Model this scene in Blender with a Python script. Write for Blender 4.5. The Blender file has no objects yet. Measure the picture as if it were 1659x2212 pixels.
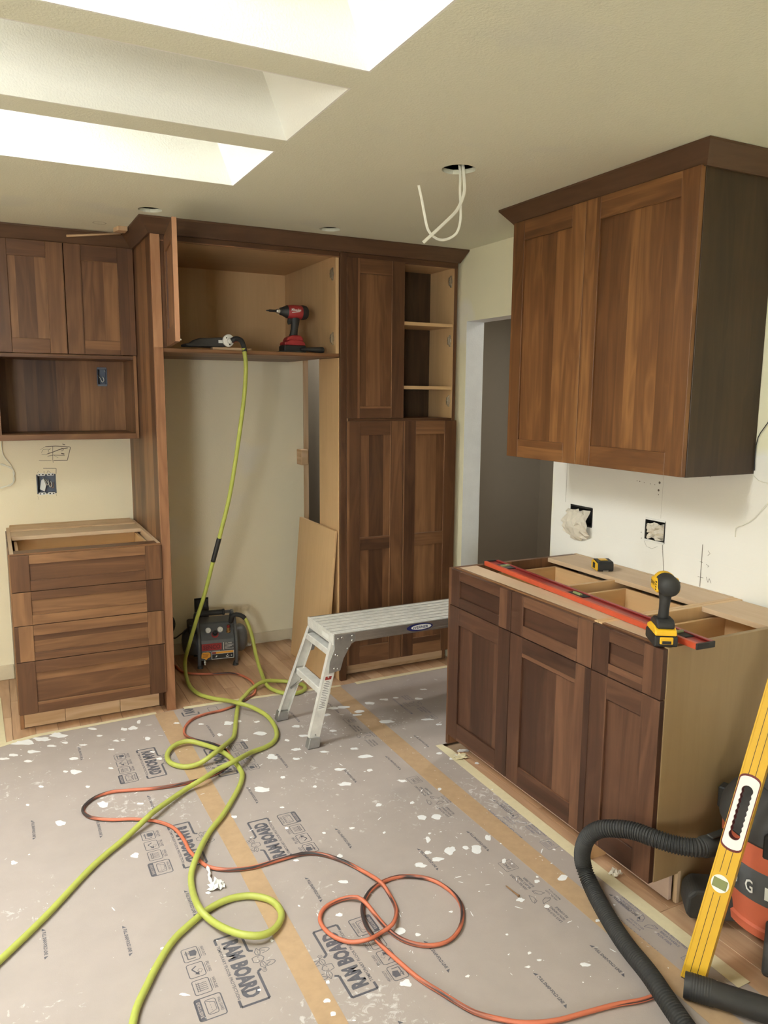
import bpy, bmesh, math, random
from mathutils import Vector, Matrix

random.seed(7)
SC = bpy.context.scene
COL = SC.collection

# ------------------------------------------------------------------ camera, world, exposure
CAM_POS = Vector((0.0, 0.0, 1.6245))
cam_data = bpy.data.cameras.new('camera')
cam_data.sensor_fit = 'HORIZONTAL'
cam_data.sensor_width = 36.0
cam_data.lens = 1660.6 / 1659.0 * 36.0
cam_data.clip_start = 0.05
cam = bpy.data.objects.new('camera', cam_data)
COL.objects.link(cam)
_r = Vector((0.89165976, -0.45263526, 0.00801232))
_u = Vector((0.06183698, 0.13930919, 0.98831631))
_f = Vector((0.448463, 0.88074643, -0.15220599))
_m = Matrix((_r, _u, -_f)).transposed().to_4x4()
_m.translation = CAM_POS
cam.matrix_world = _m
SC.camera = cam

world = bpy.data.worlds.new('overcast_sky')
SC.world = world
world.use_nodes = True
_bg = world.node_tree.nodes['Background']
_bg.inputs[0].default_value = (0.945, 0.98, 1.0, 1)
_bg.inputs[1].default_value = 36.0

SC.view_settings.view_transform = 'Standard'
SC.view_settings.look = 'None'
SC.view_settings.exposure = 0.66
SC.view_settings.gamma = 1.0
SC.view_settings.use_curve_mapping = False
SC.cycles.use_denoising = True
SC.cycles.max_bounces = 7
SC.cycles.diffuse_bounces = 5
SC.cycles.adaptive_threshold = 0.04
SC.cycles.transparent_max_bounces = 12
SC.cycles.sample_clamp_indirect = 8.0
SC.cycles.caustics_reflective = False
SC.cycles.caustics_refractive = False

# ------------------------------------------------------------------ main dimensions (metres)
XW, YB, ZC = 2.460, 4.696, 2.4285          # right wall, back wall, ceiling
XD = 1.752                                  # face of the right base fronts
YP = 3.841                                  # face of the pantry fronts
WELLS = [(1.397, 1.882), (2.010, 2.493), (2.622, 3.110)]   # skylight wells, y ranges
WX0, WX1 = -1.75, 0.906
GX0, GX1 = -1.50, -0.25                    # extent of the glass above the wells
ZROOF = 2.93

def portal(name, loc, sx, sy, rot):
    l = bpy.data.lights.new(name, 'AREA'); l.shape = 'RECTANGLE'; l.size = sx; l.size_y = sy
    l.cycles.is_portal = True
    o = bpy.data.objects.new(name, l); COL.objects.link(o); o.location = loc; o.rotation_euler = rot
    return o
for i, (y0, y1) in enumerate(WELLS):
    portal('skylight_portal', ((GX0 + GX1) / 2, (y0 + y1) / 2, ZROOF - 0.016), GX1 - GX0, y1 - y0, (0, 0, 0))

portal('window_portal', (-1.75, -2.0, 1.5), 0.9, 1.1, (math.radians(90), 0, 0))  # portal of the added, unseen fill window

# ------------------------------------------------------------------ materials
def new_mat(name):
    m = bpy.data.materials.new(name); m.use_nodes = True
    nt = m.node_tree; bsdf = nt.nodes['Principled BSDF']
    return m, nt, bsdf
def node(nt, typ, **kw):
    n = nt.nodes.new(typ)
    for k, v in kw.items():
        setattr(n, k, v)
    return n
def setin(n, **kw):
    for k, v in kw.items():
        n.inputs[k.replace('_', ' ')].default_value = v
def plain(name, col, rough=0.5, metal=0.0, var=0.12, scale=14.0, bump=0.0, bscale=120.0, spec=0.5, coords='Object'):
    """colour with a soft mottling and an optional fine relief"""
    m, nt, b = new_mat(name); L = nt.links.new
    tc = node(nt, 'ShaderNodeTexCoord')
    nz = node(nt, 'ShaderNodeTexNoise'); setin(nz, Scale=scale, Detail=5.0, Roughness=0.6)
    L(tc.outputs[coords], nz.inputs['Vector'])
    mix = node(nt, 'ShaderNodeMix', data_type='RGBA')
    mix.inputs[6].default_value = (*[c * (1 - var) for c in col], 1)
    mix.inputs[7].default_value = (*[min(1, c * (1 + var)) for c in col], 1)
    L(nz.outputs[0], mix.inputs[0]); L(mix.outputs[2], b.inputs['Base Color'])
    setin(b, Roughness=rough, Metallic=metal)
    b.inputs['Specular IOR Level'].default_value = spec
    if bump:
        n2 = node(nt, 'ShaderNodeTexNoise'); setin(n2, Scale=bscale, Detail=3.0)
        L(tc.outputs[coords], n2.inputs['Vector'])
        bp = node(nt, 'ShaderNodeBump'); setin(bp, Strength=bump, Distance=0.002)
        L(n2.outputs[0], bp.inputs['Height']); L(bp.outputs[0], b.inputs['Normal'])
    return m
def wood(name, dark, mid, light, rough=0.42, strip=0.075, figure=0.22, grain=0.33, tone=0.45, spec=0.4):
    """boards with the grain along u: strip to strip tone, cathedral figure and fine pores"""
    m, nt, b = new_mat(name); L = nt.links.new
    uv = node(nt, 'ShaderNodeUVMap'); uv.uv_map = 'UVMap'
    sep = node(nt, 'ShaderNodeSeparateXYZ'); L(uv.outputs[0], sep.inputs[0])
    vor = node(nt, 'ShaderNodeTexVoronoi', voronoi_dimensions='1D'); setin(vor, Scale=1.0 / strip, Randomness=1.0)
    L(sep.outputs[1], vor.inputs['W'])
    sc = node(nt, 'ShaderNodeSeparateColor'); L(vor.outputs['Color'], sc.inputs[0])
    # fine grain
    mp = node(nt, 'ShaderNodeMapping'); mp.inputs['Scale'].default_value = (2.2, 75.0, 1.0); L(uv.outputs[0], mp.inputs[0])
    n1 = node(nt, 'ShaderNodeTexNoise'); setin(n1, Scale=1.0, Detail=7.0, Roughness=0.65, Distortion=0.3); L(mp.outputs[0], n1.inputs['Vector'])
    # figure, shifted per strip
    ofs = node(nt, 'ShaderNodeVectorMath', operation='SCALE'); L(vor.outputs['Color'], ofs.inputs[0]); ofs.inputs['Scale'].default_value = 37.0
    add = node(nt, 'ShaderNodeVectorMath', operation='ADD'); L(uv.outputs[0], add.inputs[0]); L(ofs.outputs[0], add.inputs[1])
    mp2 = node(nt, 'ShaderNodeMapping'); mp2.inputs['Scale'].default_value = (1.6, 11.0, 1.0); L(add.outputs[0], mp2.inputs[0])
    n2 = node(nt, 'ShaderNodeTexNoise'); setin(n2, Scale=1.0, Detail=2.0, Roughness=0.5, Distortion=0.9); L(mp2.outputs[0], n2.inputs['Vector'])
    mul = node(nt, 'ShaderNodeMath', operation='MULTIPLY'); L(n2.outputs[0], mul.inputs[0]); mul.inputs[1].default_value = 7.0
    frac = node(nt, 'ShaderNodeMath', operation='PINGPONG'); L(mul.outputs[0], frac.inputs[0]); frac.inputs[1].default_value = 1.0
    def scaled(sock, k):
        q = node(nt, 'ShaderNodeMath', operation='MULTIPLY'); L(sock, q.inputs[0]); q.inputs[1].default_value = k; return q.outputs[0]
    def plus(a, c):
        q = node(nt, 'ShaderNodeMath', operation='ADD'); L(a, q.inputs[0]); L(c, q.inputs[1]); return q.outputs[0]
    fac = plus(plus(scaled(sc.outputs[0], tone), scaled(n1.outputs[0], grain)), scaled(frac.outputs[0], figure))
    cr = node(nt, 'ShaderNodeValToRGB')
    cr.color_ramp.elements[0].position = 0.12; cr.color_ramp.elements[0].color = (*dark, 1)
    cr.color_ramp.elements[1].position = 0.88; cr.color_ramp.elements[1].color = (*light, 1)
    e = cr.color_ramp.elements.new(0.5); e.color = (*mid, 1)
    L(fac, cr.inputs[0]); L(cr.outputs[0], b.inputs['Base Color'])
    setin(b, Roughness=rough); b.inputs['Specular IOR Level'].default_value = spec
    bp = node(nt, 'ShaderNodeBump'); setin(bp, Strength=0.12, Distance=0.001)
    L(n1.outputs[0], bp.inputs['Height']); L(bp.outputs[0], b.inputs['Normal'])
    return m

M = {}
M['walnut'] = wood('walnut', (0.060, 0.025, 0.012), (0.135, 0.060, 0.027), (0.275, 0.135, 0.060), strip=0.085, tone=.58, figure=.18, grain=.28)
M['walnut_base_dim'] = wood('walnut_dimmed_fronts', (0.035, 0.0145, 0.0085), (0.074, 0.032, 0.018), (0.16, 0.074, 0.040), strip=0.085, tone=.55, figure=.18, grain=.3)  # same walnut darkened: the weaker light on the base fronts is in the colour
M['walnut_crown'] = wood('walnut_crown', (0.06, 0.030, 0.016), (0.095, 0.048, 0.025), (0.15, 0.078, 0.040), strip=0.2, tone=.3)
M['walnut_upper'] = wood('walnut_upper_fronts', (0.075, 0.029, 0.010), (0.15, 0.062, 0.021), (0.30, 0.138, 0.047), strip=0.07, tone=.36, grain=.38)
M['walnut_shaded'] = wood('shaded_walnut', (0.032, 0.018, 0.0085), (0.052, 0.029, 0.013), (0.095, 0.050, 0.023), strip=0.12)  # walnut with shade put into its colour: upper cabinet side, pantry bay interior
M['walnut_edge'] = wood('walnut_edge', (0.20, 0.09, 0.045), (0.36, 0.17, 0.085), (0.48, 0.26, 0.14), strip=0.2)
M['maple'] = wood('maple_veneer', (0.58, 0.37, 0.19), (0.68, 0.455, 0.24), (0.76, 0.54, 0.31), strip=0.3, figure=0.10, grain=0.25, tone=0.25, rough=0.45)
M['maple_shaded'] = wood('shaded_maple_side', (0.30, 0.20, 0.10), (0.36, 0.25, 0.13), (0.42, 0.30, 0.17), strip=0.3, figure=0.10, grain=0.25, tone=0.25, rough=0.5)  # maple darkened for the shade on the side turned from the light
M['birch'] = wood('birch_ply', (0.54, 0.38, 0.24), (0.64, 0.48, 0.33), (0.72, 0.57, 0.42), strip=0.4, figure=0.12, grain=0.3, tone=0.2, rough=0.6)
M['pine'] = wood('pine', (0.48, 0.30, 0.16), (0.62, 0.43, 0.27), (0.72, 0.55, 0.38), strip=0.15, figure=0.35, grain=0.25, tone=0.2, rough=0.65)
M['oak_floor'] = wood('oak_floor', (0.33, 0.19, 0.11), (0.50, 0.31, 0.185), (0.62, 0.42, 0.27), strip=0.3, figure=0.22, grain=0.3, tone=0.42, rough=0.35)

def wall_mat(name, cream, primer, region=None, bump=0.25):
    """painted drywall with primer patches; region = (axis, level, sign) adds a bare zone"""
    m, nt, b = new_mat(name); L = nt.links.new
    tc = node(nt, 'ShaderNodeTexCoord')
    n1 = node(nt, 'ShaderNodeTexNoise'); setin(n1, Scale=1.7, Detail=3.0, Roughness=0.45); L(tc.outputs['Object'], n1.inputs['Vector'])
    cr = node(nt, 'ShaderNodeValToRGB'); cr.color_ramp.elements[0].position = 0.60; cr.color_ramp.elements[1].position = 0.66
    cr.color_ramp.elements[0].color = (0, 0, 0, 1); cr.color_ramp.elements[1].color = (0.7, 0.7, 0.7, 1)
    L(n1.outputs[0], cr.inputs[0])
    mask = cr.outputs[0]
    if region:
        sep = node(nt, 'ShaderNodeSeparateXYZ'); L(tc.outputs['Object'], sep.inputs[0])
        acc = None
        for ax, lev, sg in region:
            n2 = node(nt, 'ShaderNodeTexNoise'); setin(n2, Scale=9.0, Detail=3.0); L(tc.outputs['Object'], n2.inputs['Vector'])
            wob = node(nt, 'ShaderNodeMath', operation='MULTIPLY_ADD'); L(n2.outputs[0], wob.inputs[0]); wob.inputs[1].default_value = 0.10; L(sep.outputs['XYZ'.index(ax)], wob.inputs[2])
            cmpn = node(nt, 'ShaderNodeMapRange'); cmpn.inputs[1].default_value = lev - 0.02 * sg; cmpn.inputs[2].default_value = lev + 0.02 * sg
            L(wob.outputs[0], cmpn.inputs[0])
            if acc is None: acc = cmpn.outputs[0]
            else:
                q = node(nt, 'ShaderNodeMath', operation='MULTIPLY'); L(acc, q.inputs[0]); L(cmpn.outputs[0], q.inputs[1]); acc = q.outputs[0]
        mx = node(nt, 'ShaderNodeMath', operation='MAXIMUM'); L(acc, mx.inputs[0]); L(cr.outputs[0], mx.inputs[1]); mask = mx.outputs[0]
    mix = node(nt, 'ShaderNodeMix', data_type='RGBA')
    mix.inputs[6].default_value = (*cream, 1); mix.inputs[7].default_value = (*primer, 1)
    L(mask, mix.inputs[0]); L(mix.outputs[2], b.inputs['Base Color'])
    setin(b, Roughness=0.8); b.inputs['Specular IOR Level'].default_value = 0.2
    n3 = node(nt, 'ShaderNodeTexNoise'); setin(n3, Scale=160.0, Detail=2.0); L(tc.outputs['Object'], n3.inputs['Vector'])
    bp = node(nt, 'ShaderNodeBump'); setin(bp, Strength=bump, Distance=0.002); L(n3.outputs[0], bp.inputs['Height']); L(bp.outputs[0], b.inputs['Normal'])
    return m
M['wall'] = wall_mat('cream_wall', (0.85, 0.77, 0.59), (0.82, 0.77, 0.67))
M['wall_right'] = wall_mat('primed_wall', (0.84, 0.80, 0.60), (0.84, 0.82, 0.77), region=[('Z', 1.48, -1), ('Y', 3.05, -1)])
M['ceiling'] = wall_mat('textured_ceiling', (0.80, 0.80, 0.65), (0.75, 0.755, 0.65), bump=0.6)
M['well'] = wall_mat('skylight_well', (0.87, 0.86, 0.80), (0.87, 0.86, 0.80), bump=0.7)
M['jamb'] = plain('jamb_primer', (0.82, 0.83, 0.83), 0.8, var=0.08, bump=0.3)
M['hall'] = plain('dark_hall_wall', (0.21, 0.18, 0.14), 0.8, var=0.04)
M['attic'] = plain('attic_dark', (0.08, 0.06, 0.045), 0.9)
M['baseboard'] = plain('baseboard', (0.66, 0.57, 0.42), 0.6)
M['subfloor'] = plain('subfloor', (0.30, 0.20, 0.12), 0.8)
M['ramboard'] = scuffed = plain('fibre_board', (0.375, 0.316, 0.285), 0.75, var=0.10, scale=9, bump=0.15, bscale=300)
def add_scuffs(m):
    """dried paint film rubbed into the sheet: pale ragged patches"""
    nt = m.node_tree; L = nt.links.new; b = nt.nodes['Principled BSDF']; src = b.inputs['Base Color'].links[0].from_socket
    tc = node(nt, 'ShaderNodeTexCoord')
    big = node(nt, 'ShaderNodeTexNoise'); setin(big, Scale=1.9, Detail=2.0); L(tc.outputs['Object'], big.inputs['Vector'])
    fine = node(nt, 'ShaderNodeTexNoise'); setin(fine, Scale=34.0, Detail=6.0, Roughness=0.7, Distortion=0.8); L(tc.outputs['Object'], fine.inputs['Vector'])
    ad = node(nt, 'ShaderNodeMath', operation='MULTIPLY_ADD'); L(big.outputs[0], ad.inputs[0]); ad.inputs[1].default_value = 0.8; L(fine.outputs[0], ad.inputs[2])
    mr = node(nt, 'ShaderNodeMapRange'); mr.inputs[1].default_value = 1.06; mr.inputs[2].default_value = 1.16; mr.inputs[4].default_value = 0.6; L(ad.outputs[0], mr.inputs[0])
    mix = node(nt, 'ShaderNodeMix', data_type='RGBA'); mix.inputs[7].default_value = (0.70, 0.68, 0.67, 1)
    L(mr.outputs[0], mix.inputs[0]); L(src, mix.inputs[6]); L(mix.outputs[2], b.inputs['Base Color'])
add_scuffs(scuffed)
M['tape'] = plain('brown_tape', (0.46, 0.31, 0.185), 0.4, var=0.18, scale=30)
M['masking'] = plain('masking_tape', (0.66, 0.58, 0.38), 0.6, var=0.1, scale=40, bump=0.2, bscale=60)
M['ink'] = plain('print_ink', (0.10, 0.095, 0.11), 0.7, var=0.25, scale=60)
M['ink_soft'] = plain('print_ink_faded', (0.17, 0.16, 0.20), 0.7, var=0.25, scale=60)
M['paint'] = plain('white_paint', (0.80, 0.79, 0.79), 0.5, var=0.05, scale=30)
M['pencil'] = plain('pencil', (0.16, 0.13, 0.10), 0.8)
M['chalk'] = plain('chalk', (0.86, 0.82, 0.76), 0.8)
M['alu'] = plain('aluminium', (0.62, 0.60, 0.57), 0.34, 0.9, var=0.12, scale=25, bump=0.15, bscale=70)
M['alu_paint'] = plain('paint_spattered_aluminium', (0.72, 0.70, 0.66), 0.5, 0.25, var=0.28, scale=22)
M['galv'] = plain('galvanised_steel', (0.40, 0.395, 0.39), 0.42, 0.8, var=0.25, scale=30)
M['steel'] = plain('steel', (0.56, 0.55, 0.53), 0.3, 1.0)
M['brass'] = plain('brass', (0.55, 0.35, 0.15), 0.35, 1.0)
M['black'] = plain('black_plastic', (0.022, 0.021, 0.020), 0.55, var=0.3)
M['dusty'] = plain('dusty_black', (0.045, 0.042, 0.040), 0.7, var=0.55, scale=9)
M['rubber'] = plain('black_rubber', (0.026, 0.025, 0.024), 0.62, var=0.3)
M['yellow'] = plain('yellow_plastic', (0.80, 0.46, 0.02), 0.42, var=0.1)
M['yellow_paint'] = plain('yellow_enamel', (0.64, 0.375, 0.03), 0.32, var=0.10, scale=22)
M['red'] = plain('red_plastic', (0.33, 0.030, 0.032), 0.4, var=0.12)
M['red_paint'] = plain('red_enamel', (0.27, 0.030, 0.026), 0.3, var=0.25, scale=30)
M['red_bright'] = plain('worn_red_enamel', (0.50, 0.075, 0.032), 0.35, var=0.2, scale=30)
M['orange'] = plain('orange_plastic', (0.58, 0.135, 0.07), 0.45, var=0.14, scale=8)
M['grey_paint'] = plain('charcoal_enamel', (0.095, 0.098, 0.102), 0.4, var=0.15)
M['white'] = plain('white_plastic', (0.78, 0.77, 0.73), 0.45)
M['paper'] = plain('masking_paper', (0.66, 0.60, 0.50), 0.75, var=0.18, scale=18)
M['blue_box'] = plain('blue_pvc', (0.13, 0.15, 0.20), 0.5, var=0.3)
M['wire'] = plain('cable_sheath', (0.78, 0.76, 0.66), 0.5)
M['copper'] = plain('copper', (0.45, 0.28, 0.16), 0.4, 0.8)
M['maroon'] = plain('maroon_rubber', (0.13, 0.015, 0.018), 0.5)
M['vial'] = plain('vial', (0.22, 0.24, 0.10), 0.15)
M['label_navy'] = plain('navy_print', (0.02, 0.022, 0.12), 0.4)
M['pinkish'] = plain('raw_toe_board', (0.58, 0.44, 0.37), 0.7)
M['nickel'] = plain('hinge_nickel', (0.42, 0.36, 0.28), 0.3, 0.9)
M['amber'] = plain('amber_tag', (0.80, 0.36, 0.03), 0.5)
M['hose'] = plain('lime_hose', (0.40, 0.43, 0.085), 0.5, var=0.14, scale=40)
def streaked(name, a, bcol, lo, hi):
    m, nt, b = new_mat(name); L = nt.links.new
    uv = node(nt, 'ShaderNodeUVMap'); uv.uv_map = 'UVMap'
    mp = node(nt, 'ShaderNodeMapping'); mp.inputs['Scale'].default_value = (3.2, 0.9, 1); L(uv.outputs[0], mp.inputs[0])
    nz = node(nt, 'ShaderNodeTexNoise'); setin(nz, Scale=1.0, Detail=4.0, Distortion=0.4); L(mp.outputs[0], nz.inputs['Vector'])
    cr = node(nt, 'ShaderNodeValToRGB'); cr.color_ramp.elements[0].position = lo; cr.color_ramp.elements[1].position = hi
    cr.color_ramp.elements[0].color = (*a, 1); cr.color_ramp.elements[1].color = (*bcol, 1)
    L(nz.outputs[0], cr.inputs[0]); L(cr.outputs[0], b.inputs['Base Color']); setin(b, Roughness=0.5)
    return m
M['cord'] = streaked('orange_black_cord', (0.52, 0.145, 0.075), (0.035, 0.027, 0.027), 0.50, 0.58)
def glazing(name, col):
    m, nt, b = new_mat(name); L = nt.links.new
    tr = node(nt, 'ShaderNodeBsdfTransparent'); tr.inputs[0].default_value = (*col, 1)
    gl = node(nt, 'ShaderNodeBsdfGlossy'); gl.inputs['Roughness'].default_value = 0.05
    mx = node(nt, 'ShaderNodeMixShader'); mx.inputs[0].default_value = 0.05
    L(tr.outputs[0], mx.inputs[1]); L(gl.outputs[0], mx.inputs[2]); L(mx.outputs[0], nt.nodes['Material Output'].inputs[0])
    return m
M['glass'] = glazing('skylight_glass', (0.92, 0.93, 0.92))
M['glass_tint'] = glazing('tinted_skylight_glass', (0.34, 0.34, 0.33))

# ------------------------------------------------------------------ mesh helpers
def bm_box(bm, x0, x1, y0, y1, z0, z1):
    vs = [bm.verts.new((x, y, z)) for x in (x0, x1) for y in (y0, y1) for z in (z0, z1)]
    for f in ((0, 1, 3, 2), (4, 6, 7, 5), (0, 4, 5, 1), (2, 3, 7, 6), (0, 2, 6, 4), (1, 5, 7, 3)):
        bm.faces.new([vs[i] for i in f])
    return vs
def bm_prism(bm, pts, axis, a, b):
    """polygon of 2d points extruded along axis from a to b; 2d coords are the other two axes in order"""
    def mk(p, t):
        return {'x': (t, p[0], p[1]), 'y': (p[0], t, p[1]), 'z': (p[0], p[1], t)}[axis]
    lo = [bm.verts.new(mk(p, a)) for p in pts]; hi = [bm.verts.new(mk(p, b)) for p in pts]
    n = len(pts)
    bm.faces.new(lo[::-1]); bm.faces.new(hi)
    for i in range(n):
        bm.faces.new((lo[i], lo[(i + 1) % n], hi[(i + 1) % n], hi[i]))
    return lo + hi
def frame_at(p, d, hint=Vector((0, 0, 1))):
    d = d.normalized()
    if abs(d.dot(hint)) > 0.98: hint = Vector((1, 0, 0))
    a = d.cross(hint).normalized(); b = a.cross(d).normalized()
    return a, b
def bm_tube(bm, pts, rad, seg=10, caps=True, uvlen=None):
    pts = [Vector(p) for p in pts]; n = len(pts); rings = []
    rads = rad if isinstance(rad, (list, tuple)) else [rad] * n
    a = None
    for i, p in enumerate(pts):
        d = (pts[min(i + 1, n - 1)] - pts[max(i - 1, 0)]).normalized()
        if a is None: a, b = frame_at(p, d)
        else:
            a = (a - d * a.dot(d)).normalized(); b = a.cross(d).normalized()
        rings.append([bm.verts.new(p + (a * math.cos(t) + b * math.sin(t)) * rads[i]) for t in [2 * math.pi * k / seg for k in range(seg)]])
    for r0, r1 in zip(rings, rings[1:]):
        for k in range(seg):
            f = bm.faces.new((r0[k], r0[(k + 1) % seg], r1[(k + 1) % seg], r1[k])); f.smooth = True
    if caps:
        bm.faces.new(rings[0][::-1]); bm.faces.new(rings[-1])
    return rings
def catmull(pts, step=0.02, closed=False):
    P = [Vector(p) for p in pts]; out = []
    for i in range(len(P) - 1):
        p0 = P[i - 1] if i else P[0] * 2 - P[1]; p1 = P[i]; p2 = P[i + 1]; p3 = P[i + 2] if i + 2 < len(P) else P[-1] * 2 - P[-2]
        n = max(2, int((p2 - p1).length / step))
        for k in range(n):
            t = k / n
            out.append(0.5 * ((2 * p1) + (p2 - p0) * t + (2 * p0 - 5 * p1 + 4 * p2 - p3) * t * t + (3 * p1 - p0 - 3 * p2 + p3) * t ** 3))
    out.append(P[-1]); return out
def bm_lathe(bm, prof, origin, axis, seg=24, caps=True):
    """prof = [(distance along axis, radius)]"""
    o = Vector(origin); d = Vector(axis).normalized(); a, b = frame_at(o, d)
    rings = []
    for t, r in prof:
        rings.append([bm.verts.new(o + d * t + (a * math.cos(q) + b * math.sin(q)) * max(r, 1e-4)) for q in [2 * math.pi * k / seg for k in range(seg)]])
    for r0, r1 in zip(rings, rings[1:]):
        for k in range(seg):
            f = bm.faces.new((r0[k], r0[(k + 1) % seg], r1[(k + 1) % seg], r1[k])); f.smooth = True
    if caps:
        bm.faces.new(rings[0][::-1]); bm.faces.new(rings[-1])
def project_uv(me, grain, off=None):
    g = 'xyz'.index(grain)
    uvl = me.uv_layers.new(name='UVMap')
    ru, rv = off if off else (random.uniform(0, 60), random.uniform(0, 60))
    for poly in me.polygons:
        n = poly.normal; nax = max(range(3), key=lambda k: abs(n[k]))
        if nax == g: u, v = [k for k in range(3) if k != nax]
        else: u = g; v = 3 - nax - g
        for li in poly.loop_indices:
            c = me.vertices[me.loops[li].vertex_index].co
            uvl.data[li].uv = (c[u] + ru, c[v] + rv)
def finish(bm, name, mat, parent=None, grain='z', bevel=0.0, inv=None, smooth=False, seg=1, uv=True, kind=None):
    bmesh.ops.recalc_face_normals(bm, faces=bm.faces[:])
    if bevel > 0:
        es = [e for e in bm.edges if len(e.link_faces) == 2 and e.calc_face_angle(0) > 0.5]
        bmesh.ops.bevel(bm, geom=es, offset=bevel, segments=seg, affect='EDGES', profile=0.5, clamp_overlap=True)
    if smooth:
        for f in bm.faces: f.smooth = True
    me = bpy.data.meshes.new(name); bm.to_mesh(me); bm.free()
    if uv: project_uv(me, grain)
    me.materials.append(M[mat] if isinstance(mat, str) else mat)
    o = bpy.data.objects.new(name, me); COL.objects.link(o)
    if parent is not None:
        o.parent = parent
        if inv is not None: o.matrix_parent_inverse = inv
    if kind: o['kind'] = kind
    return o
def smooth_by_angle(o, ang=40):
    me = o.data
    for p in me.polygons: p.use_smooth = True
    me.set_sharp_from_angle(angle=math.radians(ang))
    return o
def tag(o, label, cat, group=None):
    o['label'] = label; o['category'] = cat
    if group: o['group'] = group
    return o
def thing(name, label, cat, loc=(0, 0, 0), rot=(0, 0, 0), group=None):
    e = bpy.data.objects.new(name, None); COL.objects.link(e)
    e.location = loc; e.rotation_euler = rot; e.empty_display_size = 0.1
    tag(e, label, cat, group)
    e_m = Matrix.LocRotScale(Vector(loc), __import__('mathutils').Euler(rot), None)
    INV[e.name] = e_m.inverted()
    return e
INV = {}
def wbox(name, mat, parent, x0, x1, y0, y1, z0, z1, grain='z', bevel=0.001):
    """a box in world coordinates, parented to a thing (keeps its world place) or to a part"""
    bm = bmesh.new(); bm_box(bm, x0, x1, y0, y1, z0, z1)
    return finish(bm, name, mat, parent, grain, bevel, INV.get(parent.name) if parent else None)
def wobj(bm, name, mat, parent, **kw):
    return finish(bm, name, mat, parent, inv=INV.get(parent.name) if parent else None, **kw)
def struct(o):
    o['kind'] = 'structure'; return o
# ------------------------------------------------------------------ the room
def cut(obj, cutters):
    for c in cutters:
        md = obj.modifiers.new('cut', 'BOOLEAN'); md.operation = 'DIFFERENCE'; md.solver = 'EXACT'; md.object = c
    dg = bpy.context.evaluated_depsgraph_get()
    me = bpy.data.meshes.new_from_object(obj.evaluated_get(dg))
    obj.modifiers.clear(); obj.data = me
    for c in cutters:
        bpy.data.objects.remove(c)
    return obj
def cutter(bm):
    bmesh.ops.recalc_face_normals(bm, faces=bm.faces[:])
    me = bpy.data.meshes.new('cutter'); bm.to_mesh(me); bm.free()
    o = bpy.data.objects.new('cutter', me); COL.objects.link(o); return o
def box_cutter(*a):
    bm = bmesh.new(); bm_box(bm, *a); return cutter(bm)
def round_cutter(x, y, r, z0, z1, seg=28):
    bm = bmesh.new()
    bm_prism(bm, [(x + r * (1 + random.uniform(-.03, .03)) * math.cos(2 * math.pi * k / seg), y + r * (1 + random.uniform(-.03, .03)) * math.sin(2 * math.pi * k / seg)) for k in range(seg)], 'z', z0, z1)
    return cutter(bm)

def sbox(name, mat, *a):
    bm = bmesh.new(); bm_box(bm, *a); return struct(finish(bm, name, mat))
XL, YF = -2.5, -2.0
floor = sbox('floor', 'subfloor', XL, 4.3, YF, 5.4, -0.10, -0.014)
LIGHT_HOLES = [(1.566, 2.502, 0.062), (0.692, 3.690, 0.052), (1.558, 3.678, 0.052)]
ceiling = sbox('ceiling', 'ceiling', XL, XW + 0.12, YF, YB + 0.10, ZC, ZC + 0.016)
cut(ceiling, [box_cutter(WX0 - .006, WX1 + .006, y0 - .006, y1 + .006, ZC - .1, ZC + .1) for y0, y1 in WELLS] + [round_cutter(x, y, r, ZC - .05, ZC + .05) for x, y, r in LIGHT_HOLES])
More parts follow.
